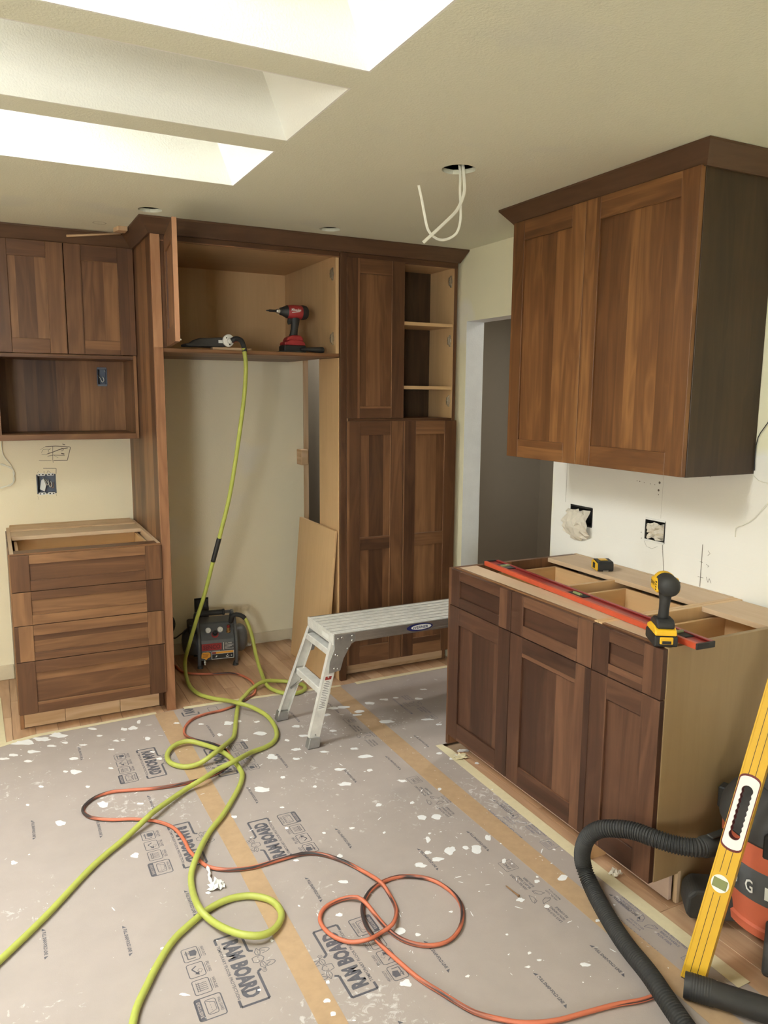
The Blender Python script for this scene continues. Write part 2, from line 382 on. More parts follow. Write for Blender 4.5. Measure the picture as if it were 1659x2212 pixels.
# skylight wells: the right end slopes back towards the glass
for i, (y0, y1) in enumerate(WELLS):
    bm = bmesh.new()
    xb, xt = WX1, WX1 - 0.40 * (ZROOF - ZC); xb0, xt0 = WX0, WX0 + 0.40 * (ZROOF - ZC)
    v = {}
    for k, (x, z) in {'rb': (xb, ZC + .0002), 'rt': (xt, ZROOF), 'lb': (xb0, ZC + .0002), 'lt': (xt0, ZROOF)}.items():
        v[k, 0] = bm.verts.new((x, y0, z)); v[k, 1] = bm.verts.new((x, y1, z))
    t = 0.012
    o = {}
    for k, (x, z) in {'rb': (xb + t, ZC + .0002), 'rt': (xt + t, ZROOF), 'lb': (xb0 - t, ZC + .0002), 'lt': (xt0 - t, ZROOF)}.items():
        o[k, 0] = bm.verts.new((x, y0 - t, z)); o[k, 1] = bm.verts.new((x, y1 + t, z))
    for w in (v, o):
        bm.faces.new((w['rb', 0], w['rb', 1], w['rt', 1], w['rt', 0])); bm.faces.new((w['lb', 0], w['lb', 1], w['lt', 1], w['lt', 0]))
        bm.faces.new((w['lb', 0], w['rb', 0], w['rt', 0], w['lt', 0])); bm.faces.new((w['lb', 1], w['rb', 1], w['rt', 1], w['lt', 1]))
    for a, b2 in (('rb', 'lb'), ('rt', 'lt')):
        for k in (0, 1):
            bm.faces.new((v[a, k], v[b2, k], o[b2, k], o[a, k]))
        for e in (a, b2):
            bm.faces.new((v[e, 0], v[e, 1], o[e, 1], o[e, 0]))
    bm_box(bm, GX1, xt + t, y0 - t, y1 + t, ZROOF - .012, ZROOF - .0005)
    bm_box(bm, xt0 - t, GX0, y0 - t, y1 + t, ZROOF - .012, ZROOF - .0005)
    w = struct(finish(bm, 'window_%d' % (i + 1), 'well'))
    fr = bmesh.new()
    for q in ((GX0 - .03, GX0 + .02, y0, y1), (GX1 - .02, GX1 + .03, y0, y1), (GX0, GX1, y0 - .03, y0 + .015), (GX0, GX1, y1 - .015, y1 + .03)):
        bm_box(fr, q[0], q[1], q[2], q[3], ZROOF + .002, ZROOF + .03)
    finish(fr, 'window_frame', 'white', w)
    g = bmesh.new(); bm_box(g, GX0, GX1, y0, y1, ZROOF + .031, ZROOF + .037)
    finish(g, 'window_pane', 'glass_tint' if i == 1 else 'glass', w)
roof = sbox('roof', 'attic', XL - .1, 4.4, YF - .1, 5.5, ZROOF + .0005, ZROOF + .05)
cut(roof, [box_cutter(GX0, GX1, y0, y1, ZROOF - .2, ZROOF + .2) for y0, y1 in WELLS])
# walls
wl = sbox('wall_left', 'wall', XL - 0.1, XL, YF, YB + .1, -.02, ZROOF)
wf = sbox('wall_front', 'wall', XL - .1, XW + .12, YF - .1, YF, -.02, ZROOF)
cut(wf, [box_cutter(-2.2, -1.3, YF - .2, YF + .1, .95, 2.05)])
win = bmesh.new()
for q in ((-2.2, -2.16), (-1.34, -1.3)):
    bm_box(win, q[0], q[1], YF - .07, YF - .02, .95, 2.05)
bm_box(win, -2.16, -1.34, YF - .07, YF - .02, .95, .99); bm_box(win, -2.16, -1.34, YF - .07, YF - .02, 2.01, 2.05)
w5 = struct(finish(win, 'window_4', 'white'))  # unseen window added behind the camera as fill for the back run
g = bmesh.new(); bm_box(g, -2.16, -1.34, YF - .05, YF - .044, .99, 2.01); finish(g, 'window_pane', 'glass', w5)
BACK_END = 1.800
wback = sbox('wall_back', 'wall', XL, BACK_END, YB, YB + 0.10, -.02, ZROOF)
wr = sbox('wall_right', 'wall_right', XW, XW + 0.12, YF, YB + 0.10, -.02, ZROOF)
cut(wr, [box_cutter(XW - .1, XW + .3, 2.993, 3.809, -.1, 2.036)])
struct(finish((lambda b: (bm_box(b, XW + .001, XW + .1195, 3.8085, 3.8095, 0, 2.036), bm_box(b, XW + .001, XW + .1195, 2.9925, 2.9935, 0, 2.036), bm_box(b, XW + .001, XW + .1195, 2.9935, 3.8085, 2.0355, 2.0365), b)[-1])(bmesh.new()), 'door_1', 'jamb'))
# dark painted hall beyond the doorway and behind the pantry
sbox('wall_hall_end', 'hall', 1.5, 4.3, 5.30, 5.40, -.02, ZROOF)
sbox('wall_hall_side', 'hall', 4.21, 4.31, YF, 5.30, -.02, ZROOF)
sbox('wall_hall_near', 'hall', XW + .12, 4.3, YF - .1, YF, -.02, ZROOF)
sbox('wall_closet', 'hall', 1.40, 1.5, YB + .10, 5.40, -.02, ZROOF)
sbox('ceiling_hall', 'ceiling', XW + .12, 4.3, YF, 5.4, ZC, ZC + .016)
sbox('ceiling_closet', 'ceiling', 1.4, XW + .12, YB + .10, 5.4, ZC, ZC + .016)
hl = bpy.data.lights.new('hall_fill_lamp', 'AREA'); hl.shape = 'DISK'; hl.size = 0.3; hl.energy = 9; hl.color = (1, .96, .88)  # unseen lamp added to brighten the hall
ho = bpy.data.objects.new('hall_fill_lamp', hl); COL.objects.link(ho); ho.location = (2.55, 4.98, ZC - .02)
hl2 = hl.copy(); hl2.energy = 13
ho2 = bpy.data.objects.new('hall_fill_lamp', hl2); COL.objects.link(ho2); ho2.location = (3.35, 3.7, ZC - .02)  # second added fill lamp, also out of view
for i, q in enumerate(((2.55, 4.98), (3.35, 3.7))):
    bm = bmesh.new(); bm_lathe(bm, [(0, .17), (.012, .17), (.016, .16)], (q[0], q[1], ZC - .0005), (0, 0, -1), 28)
    struct(finish(bm, 'trim_%d' % (i + 2), 'white'))  # discs made up as fixtures for the added hall lamps
# stud that ends the back wall beside the pantry
bm = bmesh.new(); bm_box(bm, BACK_END + .001, BACK_END + .034, YB - .004, YB + .10, 0, ZC - .002)
struct(finish(bm, 'trim_1', 'pine'))
# baseboards
struct(finish((lambda b: (bm_box(b, XL, 0.03, YB - .011, YB - .001, 0, .085), b)[-1])(bmesh.new()), 'baseboard_left', 'baseboard', bevel=.002))
struct(finish((lambda b: (bm_box(b, 0.765, BACK_END - .005, YB - .008, YB - .001, 0.006, .072), b)[-1])(bmesh.new()), 'baseboard_back', 'baseboard', bevel=.002))

# oak floor, board by board where it shows
def planks(x0, x1, y0, y1, w=0.072, seed=1):
    rr = random.Random(seed); x = x0
    while x < x1 - .01:
        xe = min(x + w, x1); y = y0 - rr.uniform(0, .5)
        while y < y1:
            L = rr.uniform(.45, .95); a, b2 = max(y, y0), min(y + L, y1)
            if b2 - a > .05:
                bm = bmesh.new(); bm_box(bm, x + .0006, xe - .0006, a + .0006, b2 - .0006, -.0135, 0)
                finish(bm, 'floor_plank', 'oak_floor', floor, grain='y', bevel=.0008)
            y += L
        x = xe
planks(0.70, 1.69, 3.74, 4.694, seed=3)
planks(-0.30, 0.70, 3.72, 4.694, w=.10, seed=4)
planks(-1.70, -0.30, 3.62, 4.694, w=.10, seed=9)
planks(1.70, 1.99, 1.58, 2.80, seed=5)
planks(1.70, 2.456, 0.55, 1.58, w=.084, seed=6)
planks(1.69, 2.456, 3.70, 3.98, w=.085, seed=8)

# ------------------------------------------------------------------ floor protection: three sheets and the tape over the seams
def sheet(name, poly, label, z0=0.0002, z1=0.0014, mat='ramboard', cat='floor protection', group='floor protection sheets'):
    bm = bmesh.new(); bm_prism(bm, poly, 'z', z0, z1)
    o = finish(bm, name, mat); tag(o, label, cat, group); return o
SHEET1 = sheet('floor_protection_sheet', [(-2.4, -1.9), (.690, -1.9), (.690, 3.80), (.66, 3.835), (.1, 3.815), (.0, 3.79), (-.25, 3.70), (-2.4, 3.68)], 'grey-brown fibre floor sheet below the drawer cabinet, where two cords start')
SHEET2 = sheet('floor_protection_sheet', [(.691, -1.9), (1.609, -1.9), (1.609, 3.785), (1.40, 3.80), (1.10, 3.83), (.80, 3.845), (.691, 3.84)], 'wide middle fibre floor sheet under the loops of orange cord')
SHEET3 = sheet('floor_protection_sheet', [(1.61, -1.9), (1.775, -1.9), (1.79, 1.30), (1.752, 1.80), (1.757, 2.86), (1.80, 2.90), (2.44, 2.90), (2.455, 3.80), (1.66, 3.782), (1.61, 3.784)], 'narrow fibre floor sheet running along the three-door base cabinets')
def strip(poly, mat, name, label, cat, group, z0=.0015, z1=.0021):
    bm = bmesh.new(); bm_prism(bm, poly, 'z', z0, z1); o = finish(bm, name, mat, grain='y'); tag(o, label, cat, group); return o
strip([(.650, -1.9), (.728, -1.9), (.735, 2.3), (.738, 3.0), (.745, 3.835), (.650, 3.835), (.655, 3.0), (.664, 2.4)], 'tape', 'seam_tape', 'brown packing tape over the seam crossed by the lime hoses', 'tape', 'seam tapes')
strip([(1.575, -1.9), (1.655, -1.9), (1.660, 1.5), (1.652, 2.6), (1.652, 3.784), (1.560, 3.784), (1.555, 2.6), (1.580, 1.6)], 'tape', 'seam_tape', 'brown packing tape over the seam near the base cabinet doors', 'tape', 'seam tapes')
strip([(1.752, 1.25), (1.80, 1.25), (1.797, 1.9), (1.803, 2.83), (1.79, 2.90), (1.757, 2.90), (1.749, 1.9)], 'masking', 'masking_tape', 'pale masking tape beside the base cabinet toe kick', 'tape', 'masking tapes', .0022, .0027)
strip([(-.25, 3.69), (0.0, 3.785), (.12, 3.812), (.66, 3.832), (.66, 3.856), (.10, 3.84), (-.02, 3.81), (-.26, 3.72)], 'masking', 'masking_tape', 'pale masking tape in front of the drawer cabinet', 'tape', 'masking tapes', .0022, .0027)
strip([(-.16, 3.75), (-.03, 3.80), (-.045, 4.40), (-.16, 4.50)], 'masking', 'masking_tape', 'pale masking tape on bare floor beside the drawer cabinet', 'tape', 'masking tapes', .0028, .0033)
strip([(.80, 3.83), (1.10, 3.815), (1.40, 3.785), (1.66, 3.765), (1.66, 3.788), (1.40, 3.808), (1.10, 3.842), (.80, 3.86)], 'masking', 'masking_tape', 'pale masking tape across the refrigerator opening', 'tape', 'masking tapes', .0022, .0027)
strip([(1.75, 3.755), (2.44, 3.765), (2.44, 3.795), (1.75, 3.79)], 'masking', 'masking_tape', 'pale masking tape in front of the pantry toe kick', 'tape', 'masking tapes', .0022, .0027)

# ------------------------------------------------------------------ cabinets
class Run:
    """a = along the run, d = depth into the cabinet from the face, z up"""
    def __init__(self, face, plane): self.face, self.plane = face, plane
    def box(self, bm, a0, a1, d0, d1, z0, z1):
        if self.face == 'y': bm_box(bm, a0, a1, self.plane + d0, self.plane + d1, z0, z1)
        else: bm_box(bm, self.plane + d0, self.plane + d1, a0, a1, z0, z1)
    @property
    def along(self): return 'x' if self.face == 'y' else 'y'
def rpart(run, name, mat, parent, a0, a1, d0, d1, z0, z1, grain='z', bevel=.001):
    bm = bmesh.new(); run.box(bm, a0, a1, d0, d1, z0, z1)
    return finish(bm, name, mat, parent, grain, bevel, INV.get(parent.name))
def front(run, parent, a0, a1, z0, z1, stile=.075, top=.075, bot=.075, mids=(), name='door', panel_grain='z', th=.020, mat='walnut'):
    """shaker front: recessed panel with its stiles and rails as sub-parts"""
    p = rpart(run, name, mat, parent, a0 + stile - .004, a1 - stile + .004, .0085, .0165, z0 + bot - .004, z1 - top + .004, panel_grain, 0)
    for q0, q1 in ((a0, a0 + stile), (a1 - stile, a1)):
        rpart(run, 'stile', mat, p, q0, q1, 0, th, z0, z1, 'z', .0012)
    for q0, q1 in [(z1 - top, z1), (z0, z0 + bot)] + list(mids):
        rpart(run, 'rail', mat, p, a0 + stile + .0003, a1 - stile - .0003, .0002, th - .0002, q0, q1, run.along, .0012)
    return p
def drawer_box(run, parent, front_part, a0, a1, d0, d1, z0, z1, mat='maple'):
    t = .014
    bm = bmesh.new()
    run.box(bm, a0, a0 + t, d0, d1, z0, z1); run.box(bm, a1 - t, a1, d0, d1, z0, z1)
    run.box(bm, a0 + t, a1 - t, d0, d0 + t, z0, z1); run.box(bm, a0 + t, a1 - t, d1 - t, d1, z0, z1)
    run.box(bm, a0 + t, a1 - t, d0 + t, d1 - t, z0 + .01, z0 + .018)
    return finish(bm, 'drawer_box', mat, front_part, 'y' if run.face == 'x' else 'x', .0008)

R = Run('x', XD)          # right base run: a = y, depth = +x
# --- right base cabinet, two drawers over two doors
YE0, YSP, YE1 = 1.5885, 1.893, 2.796
c = thing('base_cabinet', 'walnut base cabinet with two drawers over two doors, open top', 'cabinet', (2.1, 2.34, 0), group='base cabinets without worktop')
rpart(R, 'side_panel', 'maple', c, YSP + .001, YSP + .019, .021, .706, 0, .876)
rpart(R, 'side_panel', 'walnut', c, YE1 - .019, YE1, .021, .706, .10, .876)
rpart(R, 'end_panel', 'walnut', c, YE1 + .001, YE1 + .020, .006, .70, .055, .872)
rpart(R, 'bottom_panel', 'maple', c, YSP + .019, YE1 - .019, .021, .70, .115, .133, 'y')
rpart(R, 'back_panel', 'maple', c, YSP + .019, YE1 - .019, .69, .702, .133, .70, 'z', 0)
rpart(R, 'divider', 'maple', c, 2.350 - .009, 2.350 + .009, .13, .68, .70, .866, 'x')
rpart(R, 'face_rail', 'walnut', c, YSP + .019, YE1 - .019, .0205, .034, .856, .8765, 'y')
rpart(R, 'front_stretcher', 'birch', c, YSP + .019, YE1 - .019, .0345, .125, .857, .876, 'y')
rpart(R, 'back_stretcher', 'birch', c, YSP + .019, YE1 - .019, .52, .690, .857, .876, 'y')
rpart(R, 'top_cleat', 'birch', c, YSP + .019, YE1 - .001, .691, .7065, .865, .8775, 'y')
rpart(R, 'toe_kick', 'pinkish', c, YSP + .019, YE1 - .019, .113, .127, .004, .115, 'y')
for a0, a1 in ((2.352, YE1), (1.8945, 2.348)):
    d = front(R, c, a0, a1, .713, .872, .075, .042, .044, name='drawer', panel_grain='y', mat='walnut_base_dim')
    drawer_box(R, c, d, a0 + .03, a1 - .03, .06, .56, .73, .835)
    front(R, c, a0, a1, .106, .709, .075, .075, .078, mat='walnut_base_dim')
# --- narrow base cabinet
c = thing('base_cabinet', 'narrow walnut base cabinet with raw side, one drawer over one door', 'cabinet', (2.1, 1.74, 0), group='base cabinets without worktop')
bm = bmesh.new()
bm_prism(bm, [(XD + .021, .876), (XW - .002, .876), (XW - .002, .0), (XD + .130, .0), (XD + .130, .106), (XD + .021, .106)], 'y', YE0, YE0 + .018)
wobj(bm, 'side_panel', 'maple_shaded', c, grain='z', bevel=.0008)
rpart(R, 'side_panel', 'maple', c, YSP - .019, YSP - .001, .021, .706, .1, .876)
rpart(R, 'bottom_panel', 'maple', c, YE0 + .018, YSP - .019, .021, .70, .115, .133, 'y')
rpart(R, 'back_panel', 'maple', c, YE0 + .018, YSP - .019, .69, .702, .133, .70, 'z', 0)
rpart(R, 'face_rail', 'walnut', c, YE0 + .018, YSP - .019, .0205, .034, .856, .8765, 'y')
rpart(R, 'front_stretcher', 'birch', c, YE0 + .018, YSP - .019, .0345, .125, .857, .876, 'y')
rpart(R, 'back_stretcher', 'birch', c, YE0 + .018, YSP - .019, .49, .690, .857, .876, 'y')
rpart(R, 'toe_kick', 'pinkish', c, YE0 + .019, YSP - .001, .113, .127, .004, .115, 'y')
rpart(R, 'toe_plate', 'birch', c, YE0 - .0005, YE0 + .012, .128, .142, .0, .112, 'z', .0005)
a0, a1 = YE0 + .002, 1.8915
d = front(R, c, a0, a1, .713, .872, .075, .042, .044, name='drawer', panel_grain='y', mat='walnut_base_dim')
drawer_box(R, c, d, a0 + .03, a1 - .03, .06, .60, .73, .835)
front(R, c, a0, a1, .106, .709, .075, .075, .078, mat='walnut_base_dim')

# --- right wall cabinet with crown
def crown_mesh(path, z0, z1, proj, end_cut=None, start_cut=None):
    """slanted board crown swept along a polyline of (x, y); outside is to the right of travel"""
    prof = [(0, z0), (.010, z0), (.014, z0 + .006), (proj - .004, z1 - .012), (proj, z1 - .008), (proj, z1), (0, z1)]
    bm = bmesh.new(); rings = []
    P = [Vector(p) for p in path]; n = len(P)
    for i in range(n):
        ns = []
        if i > 0: d = (P[i] - P[i - 1]).normalized(); ns.append(Vector((d.y, -d.x)))
        if i < n - 1: d = (P[i + 1] - P[i]).normalized(); ns.append(Vector((d.y, -d.x)))
        if len(ns) == 2:
            mv = (ns[0] + ns[1]); mv = mv / (mv.dot(ns[0]))
        else: mv = ns[0]
        ring = []
        for off, z in prof:
            q = P[i] + mv * off
            if i == n - 1 and end_cut: q = q + Vector(end_cut) * (off / proj)
            if i == 0 and start_cut: q = q + Vector(start_cut) * (off / proj)
            ring.append(bm.verts.new((q.x, q.y, z)))
        rings.append(ring)
    k = len(prof)
    for r0, r1 in zip(rings, rings[1:]):
        for j in range(k):
            bm.faces.new((r0[j], r0[(j + 1) % k], r1[(j + 1) % k], r1[j]))
    bm.faces.new(rings[0][::-1]); bm.faces.new(rings[-1])
    return bm
XU = 2.093; YU0, YU1 = 1.8715, 2.882; ZUB, ZCB = 1.347, 2.359
U = Run('x', XU)
c = thing('wall_cabinet', 'walnut wall cabinet with two tall doors and crown beside the doorway', 'cabinet', (2.3, 2.38, ZUB))
rpart(U, 'side_panel', 'walnut_shaded', c, YU0, YU0 + .018, .021, .366, ZUB, ZC - .004)
rpart(U, 'side_panel', 'walnut', c, YU1 - .018, YU1, .021, .366, ZUB, ZC - .004)
rpart(U, 'bottom_panel', 'walnut', c, YU0 + .018, YU1 - .018, .021, .366, ZUB + .012, ZUB + .030, 'y')
rpart(U, 'back_panel', 'maple', c, YU0 + .018, YU1 - .018, .355, .364, ZUB + .03, ZC - .01)
rpart(U, 'top_panel', 'walnut', c, YU0 + .018, YU1 - .018, .021, .355, ZC - .03, ZC - .01, 'y')
rpart(U, 'bottom_rail', 'walnut', c, YU0 + .018, YU1 - .018, .021, .036, ZUB, ZUB + .011, 'y')
YUM = 2.4145
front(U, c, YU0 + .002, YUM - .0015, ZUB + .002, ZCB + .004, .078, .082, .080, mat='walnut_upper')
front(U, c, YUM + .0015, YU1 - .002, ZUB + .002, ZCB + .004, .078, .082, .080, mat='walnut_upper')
bm = crown_mesh([(XW - .002, YU0), (XU + .020, YU0), (XU + .020, YU1), (XW - .002, YU1)][::-1], ZCB, ZC - .001, .060)
wobj(bm, 'crown_moulding', 'walnut_crown', c, grain='y')

# --- drawer base on the back wall
Bk = Run('y', 3.837)
XB0, XB1 = .0357, .7165
c = thing('drawer_cabinet', 'walnut base cabinet with four wide drawers beside the tall end panel', 'cabinet', (.37, 4.2, 0))
rpart(Bk, 'side_panel', 'birch', c, XB0 + .001, XB0 + .018, .021, .80, .105, .881, 'y')
rpart(Bk, 'side_panel', 'birch', c, XB1 - .018, XB1 - .001, .021, .80, .105, .881, 'y')
rpart(Bk, 'side_skin', 'walnut', c, XB0 - .0045, XB0 + .0005, .0205, .70, .105, .879, 'z', .0005)
rpart(Bk, 'bottom_panel', 'maple', c, XB0 + .018, XB1 - .018, .021, .63, .10, .118, 'x')
rpart(Bk, 'face_rail', 'walnut', c, XB0, XB1, .0205, .10, .862, .8805, 'x')
rpart(Bk, 'back_stretcher', 'birch', c, XB0 + .018, XB1 - .018, .490, .655, .861, .8805, 'x')
rpart(Bk, 'wall_ledger', 'pine', c, XB0 + .018, XB1 - .018, .665, .855, .84, .886, 'x', .003)
rpart(Bk, 'back_panel', 'maple', c, XB0 + .018, XB1 - .018, .657, .664, .10, .85, 'z', 0)
zs = [(.703, .874, .043, .050), (.541, .700, .041, .046), (.366, .538, .050, .040), (.107, .363, .057, .056)]
for i, (z0, z1, tp, bt) in enumerate(zs):
    d = front(Bk, c, XB0, XB1, z0, z1, .080, tp, bt, name='drawer', panel_grain='x')
    if i == 0: drawer_box(Bk, c, d, XB0 + .03, XB1 - .03, .105, .56, .72, .852, 'maple')
tk = .0935
rpart(Bk, 'toe_post', 'walnut', c, XB0, XB0 + .018, tk - .001, .70, 0, .1045)
rpart(Bk, 'toe_post', 'walnut', c, XB1 - .022, XB1, tk - .001, .70, 0, .1045)
for x0, x1 in ((XB0 + .019, .238), (.2395, .498), (.4995, XB1 - .023)):
    rpart(Bk, 'toe_board', 'pine', c, x0, x1, tk, tk + .013, .006, .107, 'x')

# --- left wall cabinet over the drawers, with an open niche below
YLU = 4.351
c = thing('wall_cabinet', 'walnut wall cabinet with two doors over an open niche above the drawers', 'cabinet', (.2, 4.5, 1.37))
Lw = Run('y', YLU)
LX0, LX1 = -.60, .7165
rpart(Lw, 'bottom_panel', 'walnut', c, LX0 + .018, LX1 - .018, .0, .344, 1.372, 1.402, 'x')
rpart(Lw, 'niche_top', 'walnut', c, LX0 + .018, LX1 - .018, .0, .330, 1.792, 1.812, 'x')
rpart(Lw, 'niche_back', 'walnut', c, LX0 + .018, LX1 - .018, .331, .343, 1.402, 1.792)
rpart(Lw, 'side_panel', 'walnut', c, LX1 - .018, LX1 - .0005, .0, .344, 1.372, ZC - .004)
rpart(Lw, 'divider', 'walnut', c, .026, .045, .0, .331, 1.402, 1.792)
rpart(Lw, 'side_panel', 'walnut', c, LX0, LX0 + .018, .0, .344, 1.372, ZC - .004)
rpart(Lw, 'top_panel', 'walnut', c, LX0 + .018, LX1 - .018, .0, .330, ZC - .03, ZC - .01, 'x')
Ld = Run('y', YLU - .021)
for a0, a1 in ((.037, .374), (.378, .7155), (-.60, -.304), (-.300, .033)):
    front(Ld, c, a0, a1, 1.814, 2.362, .080, .078, .072)

# --- tall end panel left of the refrigerator opening
c = thing('end_panel', 'tall walnut end panel between drawer cabinet and refrigerator opening', 'panel', (.74, 4.2, 0))
wbox('panel_skin', 'walnut', c, .7185, .7305, 3.872, YB - .002, 0, ZC - .004)
wbox('panel_skin', 'walnut', c, .7500, .7620, 3.872, YB - .002, 0, 1.815)
wbox('panel_skin', 'walnut', c, .7500, .7620, 3.872, YB - .002, 2.36, ZC - .004)
wbox('face_stile', 'walnut_edge', c, .7185, .7620, 3.852, 3.8715, 0, 1.835)
wbox('face_stile', 'walnut_edge', c, .7185, .7620, 3.852, 3.8715, 1.8355, ZC - .004)

# --- cabinet over the refrigerator opening
FB = Run('y', YP + .019)
c = thing('over_fridge_cabinet', 'deep open cabinet over the refrigerator opening, one door swung open', 'cabinet', (1.2, 4.2, 1.82))
FX0, FX1 = .7635, 1.687
rpart(FB, 'bottom_panel', 'walnut', c, FX0, FX1, .0, .80, 1.815, 1.834, 'x')
rpart(FB, 'side_panel', 'walnut', c, FX0, FX0 + .018, .002, .80, 1.8345, ZC - .01)
rpart(FB, 'side_panel', 'maple', c, FX1 - .018, FX1, .002, .80, 1.8345, ZC - .01)
rpart(FB, 'back_panel', 'maple', c, FX0 + .018, FX1 - .018, .79, .80, 1.8345, 2.37, 'z', 0)
rpart(FB, 'top_panel', 'maple', c, FX0 + .018, FX1 - .018, .002, .80, 2.338, 2.356, 'x')
rpart(FB, 'top_rail', 'walnut', c, FX0 + .0005, FX1 - .0005, -.006, .0015, 2.330, ZC - .012, 'x')
# the open door, hinged at the end panel
dth = math.radians(-97.0)
hx, hy = .776, 3.836
DW = .452
Dr = Run('y', 0.0)
p = front(Dr, c, 0, DW, 1.838, 2.345, .075, .078, .078, name='door')
mw = Matrix.Translation((hx, hy, 0)) @ Matrix.Rotation(dth, 4, 'Z')
p.matrix_parent_inverse = INV[c.name]; p.matrix_basis = mw
bm = bmesh.new(); Dr.box(bm, DW, DW + .0025, 0, .020, 1.838, 2.345); finish(bm, 'edge_band', 'walnut_edge', p)
bm = bmesh.new(); bm_lathe(bm, [(0, .004), (.004, .004), (.006, .002)], (DW - .006, .020, 1.846), (0, 1, 0), 12); finish(bm, 'bumper', 'white', p)

# --- pantry
Pn = Run('y', YP)
PX0, PXM, PX1 = 1.7245, 2.0755, 2.425
c = thing('pantry_cabinet', 'tall walnut pantry cabinet with three shut doors and one open shelf bay', 'cabinet', (2.06, 4.0, 0))
rpart(Pn, 'face_stile', 'walnut', c, 1.6885, 1.7235, .0, .30, 0, 2.357)
rpart(Pn, 'side_skin', 'maple', c, 1.6830, 1.6880, .019, .294, 0, 1.813)
rpart(Pn, 'side_panel', 'maple', c, 2.405, 2.4245, .021, .30, .10, 2.352)
rpart(Pn, 'face_edge', 'walnut', c, 2.4045, 2.4252, .0195, .0208, .10, 2.352)
rpart(Pn, 'side_panel', 'maple', c, 1.724, 1.742, .021, .30, .10, 2.352)
rpart(Pn, 'divider', 'walnut_shaded', c, PXM - .009, PXM + .009, .021, .29, 1.478, 2.352)
rpart(Pn, 'back_panel', 'walnut_shaded', c, 1.742, 2.405, .291, .30, .10, 2.40, 'z', 0)
rpart(Pn, 'bottom_panel', 'maple', c, 1.742, 2.405, .021, .29, .10, .118, 'x')
rpart(Pn, 'mid_rail', 'walnut', c, 1.742, 2.405, .0205, .29, 1.468, 1.487, 'x')
rpart(Pn, 'top_panel', 'maple', c, 1.742, 2.405, .021, .29, 2.334, 2.352, 'x')
rpart(Pn, 'top_rail', 'walnut', c, 1.724, 2.4252, .019, .0205, 2.330, ZC - .006, 'x')
for z in (2.004, 1.650):
    rpart(Pn, 'shelf', 'maple', c, PXM + .010, 2.4045, .030, .288, z, z + .019, 'x')
front(Pn, c, PX0, PXM - .0015, 1.489, 2.336, .078, .078, .066)
front(Pn, c, PX0, PXM - .0015, .084, 1.473, .080, .076, .105, mids=[(.750, .823)])
front(Pn, c, PXM + .0015, PX1 + .001, .084, 1.473, .078, .076, .105, mids=[(.750, .823)])
rpart(Pn, 'toe_kick', 'pine', c, 1.728, 2.405, .075, .089, .006, .10, 'x')
rpart(Pn, 'toe_post', 'walnut', c, 2.4055, 2.425, .073, .09, .0, .10)
def hinge(parent, x, y, z):
    """cup hinge mounting plate on a cabinet side that faces -x"""
    bm = bmesh.new()
    bm_prism(bm, [(y - .006, z - .033), (y + .006, z - .033), (y + .008, z - .012), (y + .013, z - .010), (y + .013, z + .010), (y + .008, z + .012), (y + .006, z + .033), (y - .006, z + .033), (y - .008, z + .012), (y - .013, z + .010), (y - .013, z - .010), (y - .008, z - .012)], 'x', x - .006, x)
    o = wobj(bm, 'hinge', 'nickel', parent, bevel=.001)
    bm = bmesh.new()
    bm_box(bm, x - .016, x - .006, y - .007, y + .007, z - .022, z + .022)
    for dz in (-.024, 0, .024): bm_lathe(bm, [(0, .004), (.004, .004)], (x - .006 if dz else x - .016, y, z + dz), (-1, 0, 0), 8)
    finish(bm, 'hinge_arm', 'nickel', o, bevel=.002)
for z in (2.262, 1.930, 1.585): hinge(c, 2.405, YP + .052, z)
fr = bpy.data.objects['over_fridge_cabinet']
for z in (2.250, 1.915): hinge(fr, FX1 - .018, YP + .056, z)

# --- crown along the whole back run
bm = crown_mesh([(-.60, YLU - .002), (.7180, YLU - .002), (.7180, 3.8515), (2.4255, 3.8515)], ZCB, ZC - .001, .058, end_cut=(.033, 0))
o = finish(bm, 'crown_moulding', 'walnut_crown', grain='x')
tag(o, 'dark walnut crown moulding running over the back wall cabinets', 'moulding')
# ------------------------------------------------------------------ flat lettering
_txt_cache = {}
def text_geo(s, bold=0.0):
    """triangles of a line of text, height about 1, starting at x = 0, as (verts, faces, width)"""
    k = (s, bold)
    if k not in _txt_cache:
        cu = bpy.data.curves.new('lettering', 'FONT'); cu.body = s; cu.size = 1.38; cu.offset = bold; cu.resolution_u = 2
        o = bpy.data.objects.new('lettering', cu); COL.objects.link(o)
        dg = bpy.context.evaluated_depsgraph_get()
        me = bpy.data.meshes.new_from_object(o.evaluated_get(dg))
        vs = [tuple(v.co) for v in me.vertices]; fs = [tuple(p.vertices) for p in me.polygons]
        bpy.data.objects.remove(o); bpy.data.curves.remove(cu); bpy.data.meshes.remove(me)
        w = max([v[0] for v in vs] or [0])
        _txt_cache[k] = (vs, fs, w)
    return _txt_cache[k]
def bm_text(bm, s, origin, xdir, ydir, height, width=None, bold=0.0):
    vs, fs, w = text_geo(s, bold)
    o = Vector(origin); xd = Vector(xdir); yd = Vector(ydir)
    kx = height if width is None else width / max(w, 1e-6)
    new = [bm.verts.new(o + xd * (v[0] * kx) + yd * (v[1] * height)) for v in vs]
    for f in fs:
        try: bm.faces.new([new[i] for i in f])
        except ValueError: pass
def bm_line(bm, p, q, w, nrm=Vector((0, 0, 1))):
    p, q = Vector(p), Vector(q); d = (q - p).normalized(); s = d.cross(nrm).normalized() * w / 2
    bm.faces.new([bm.verts.new(c) for c in (p - s, q - s, q + s, p + s)])
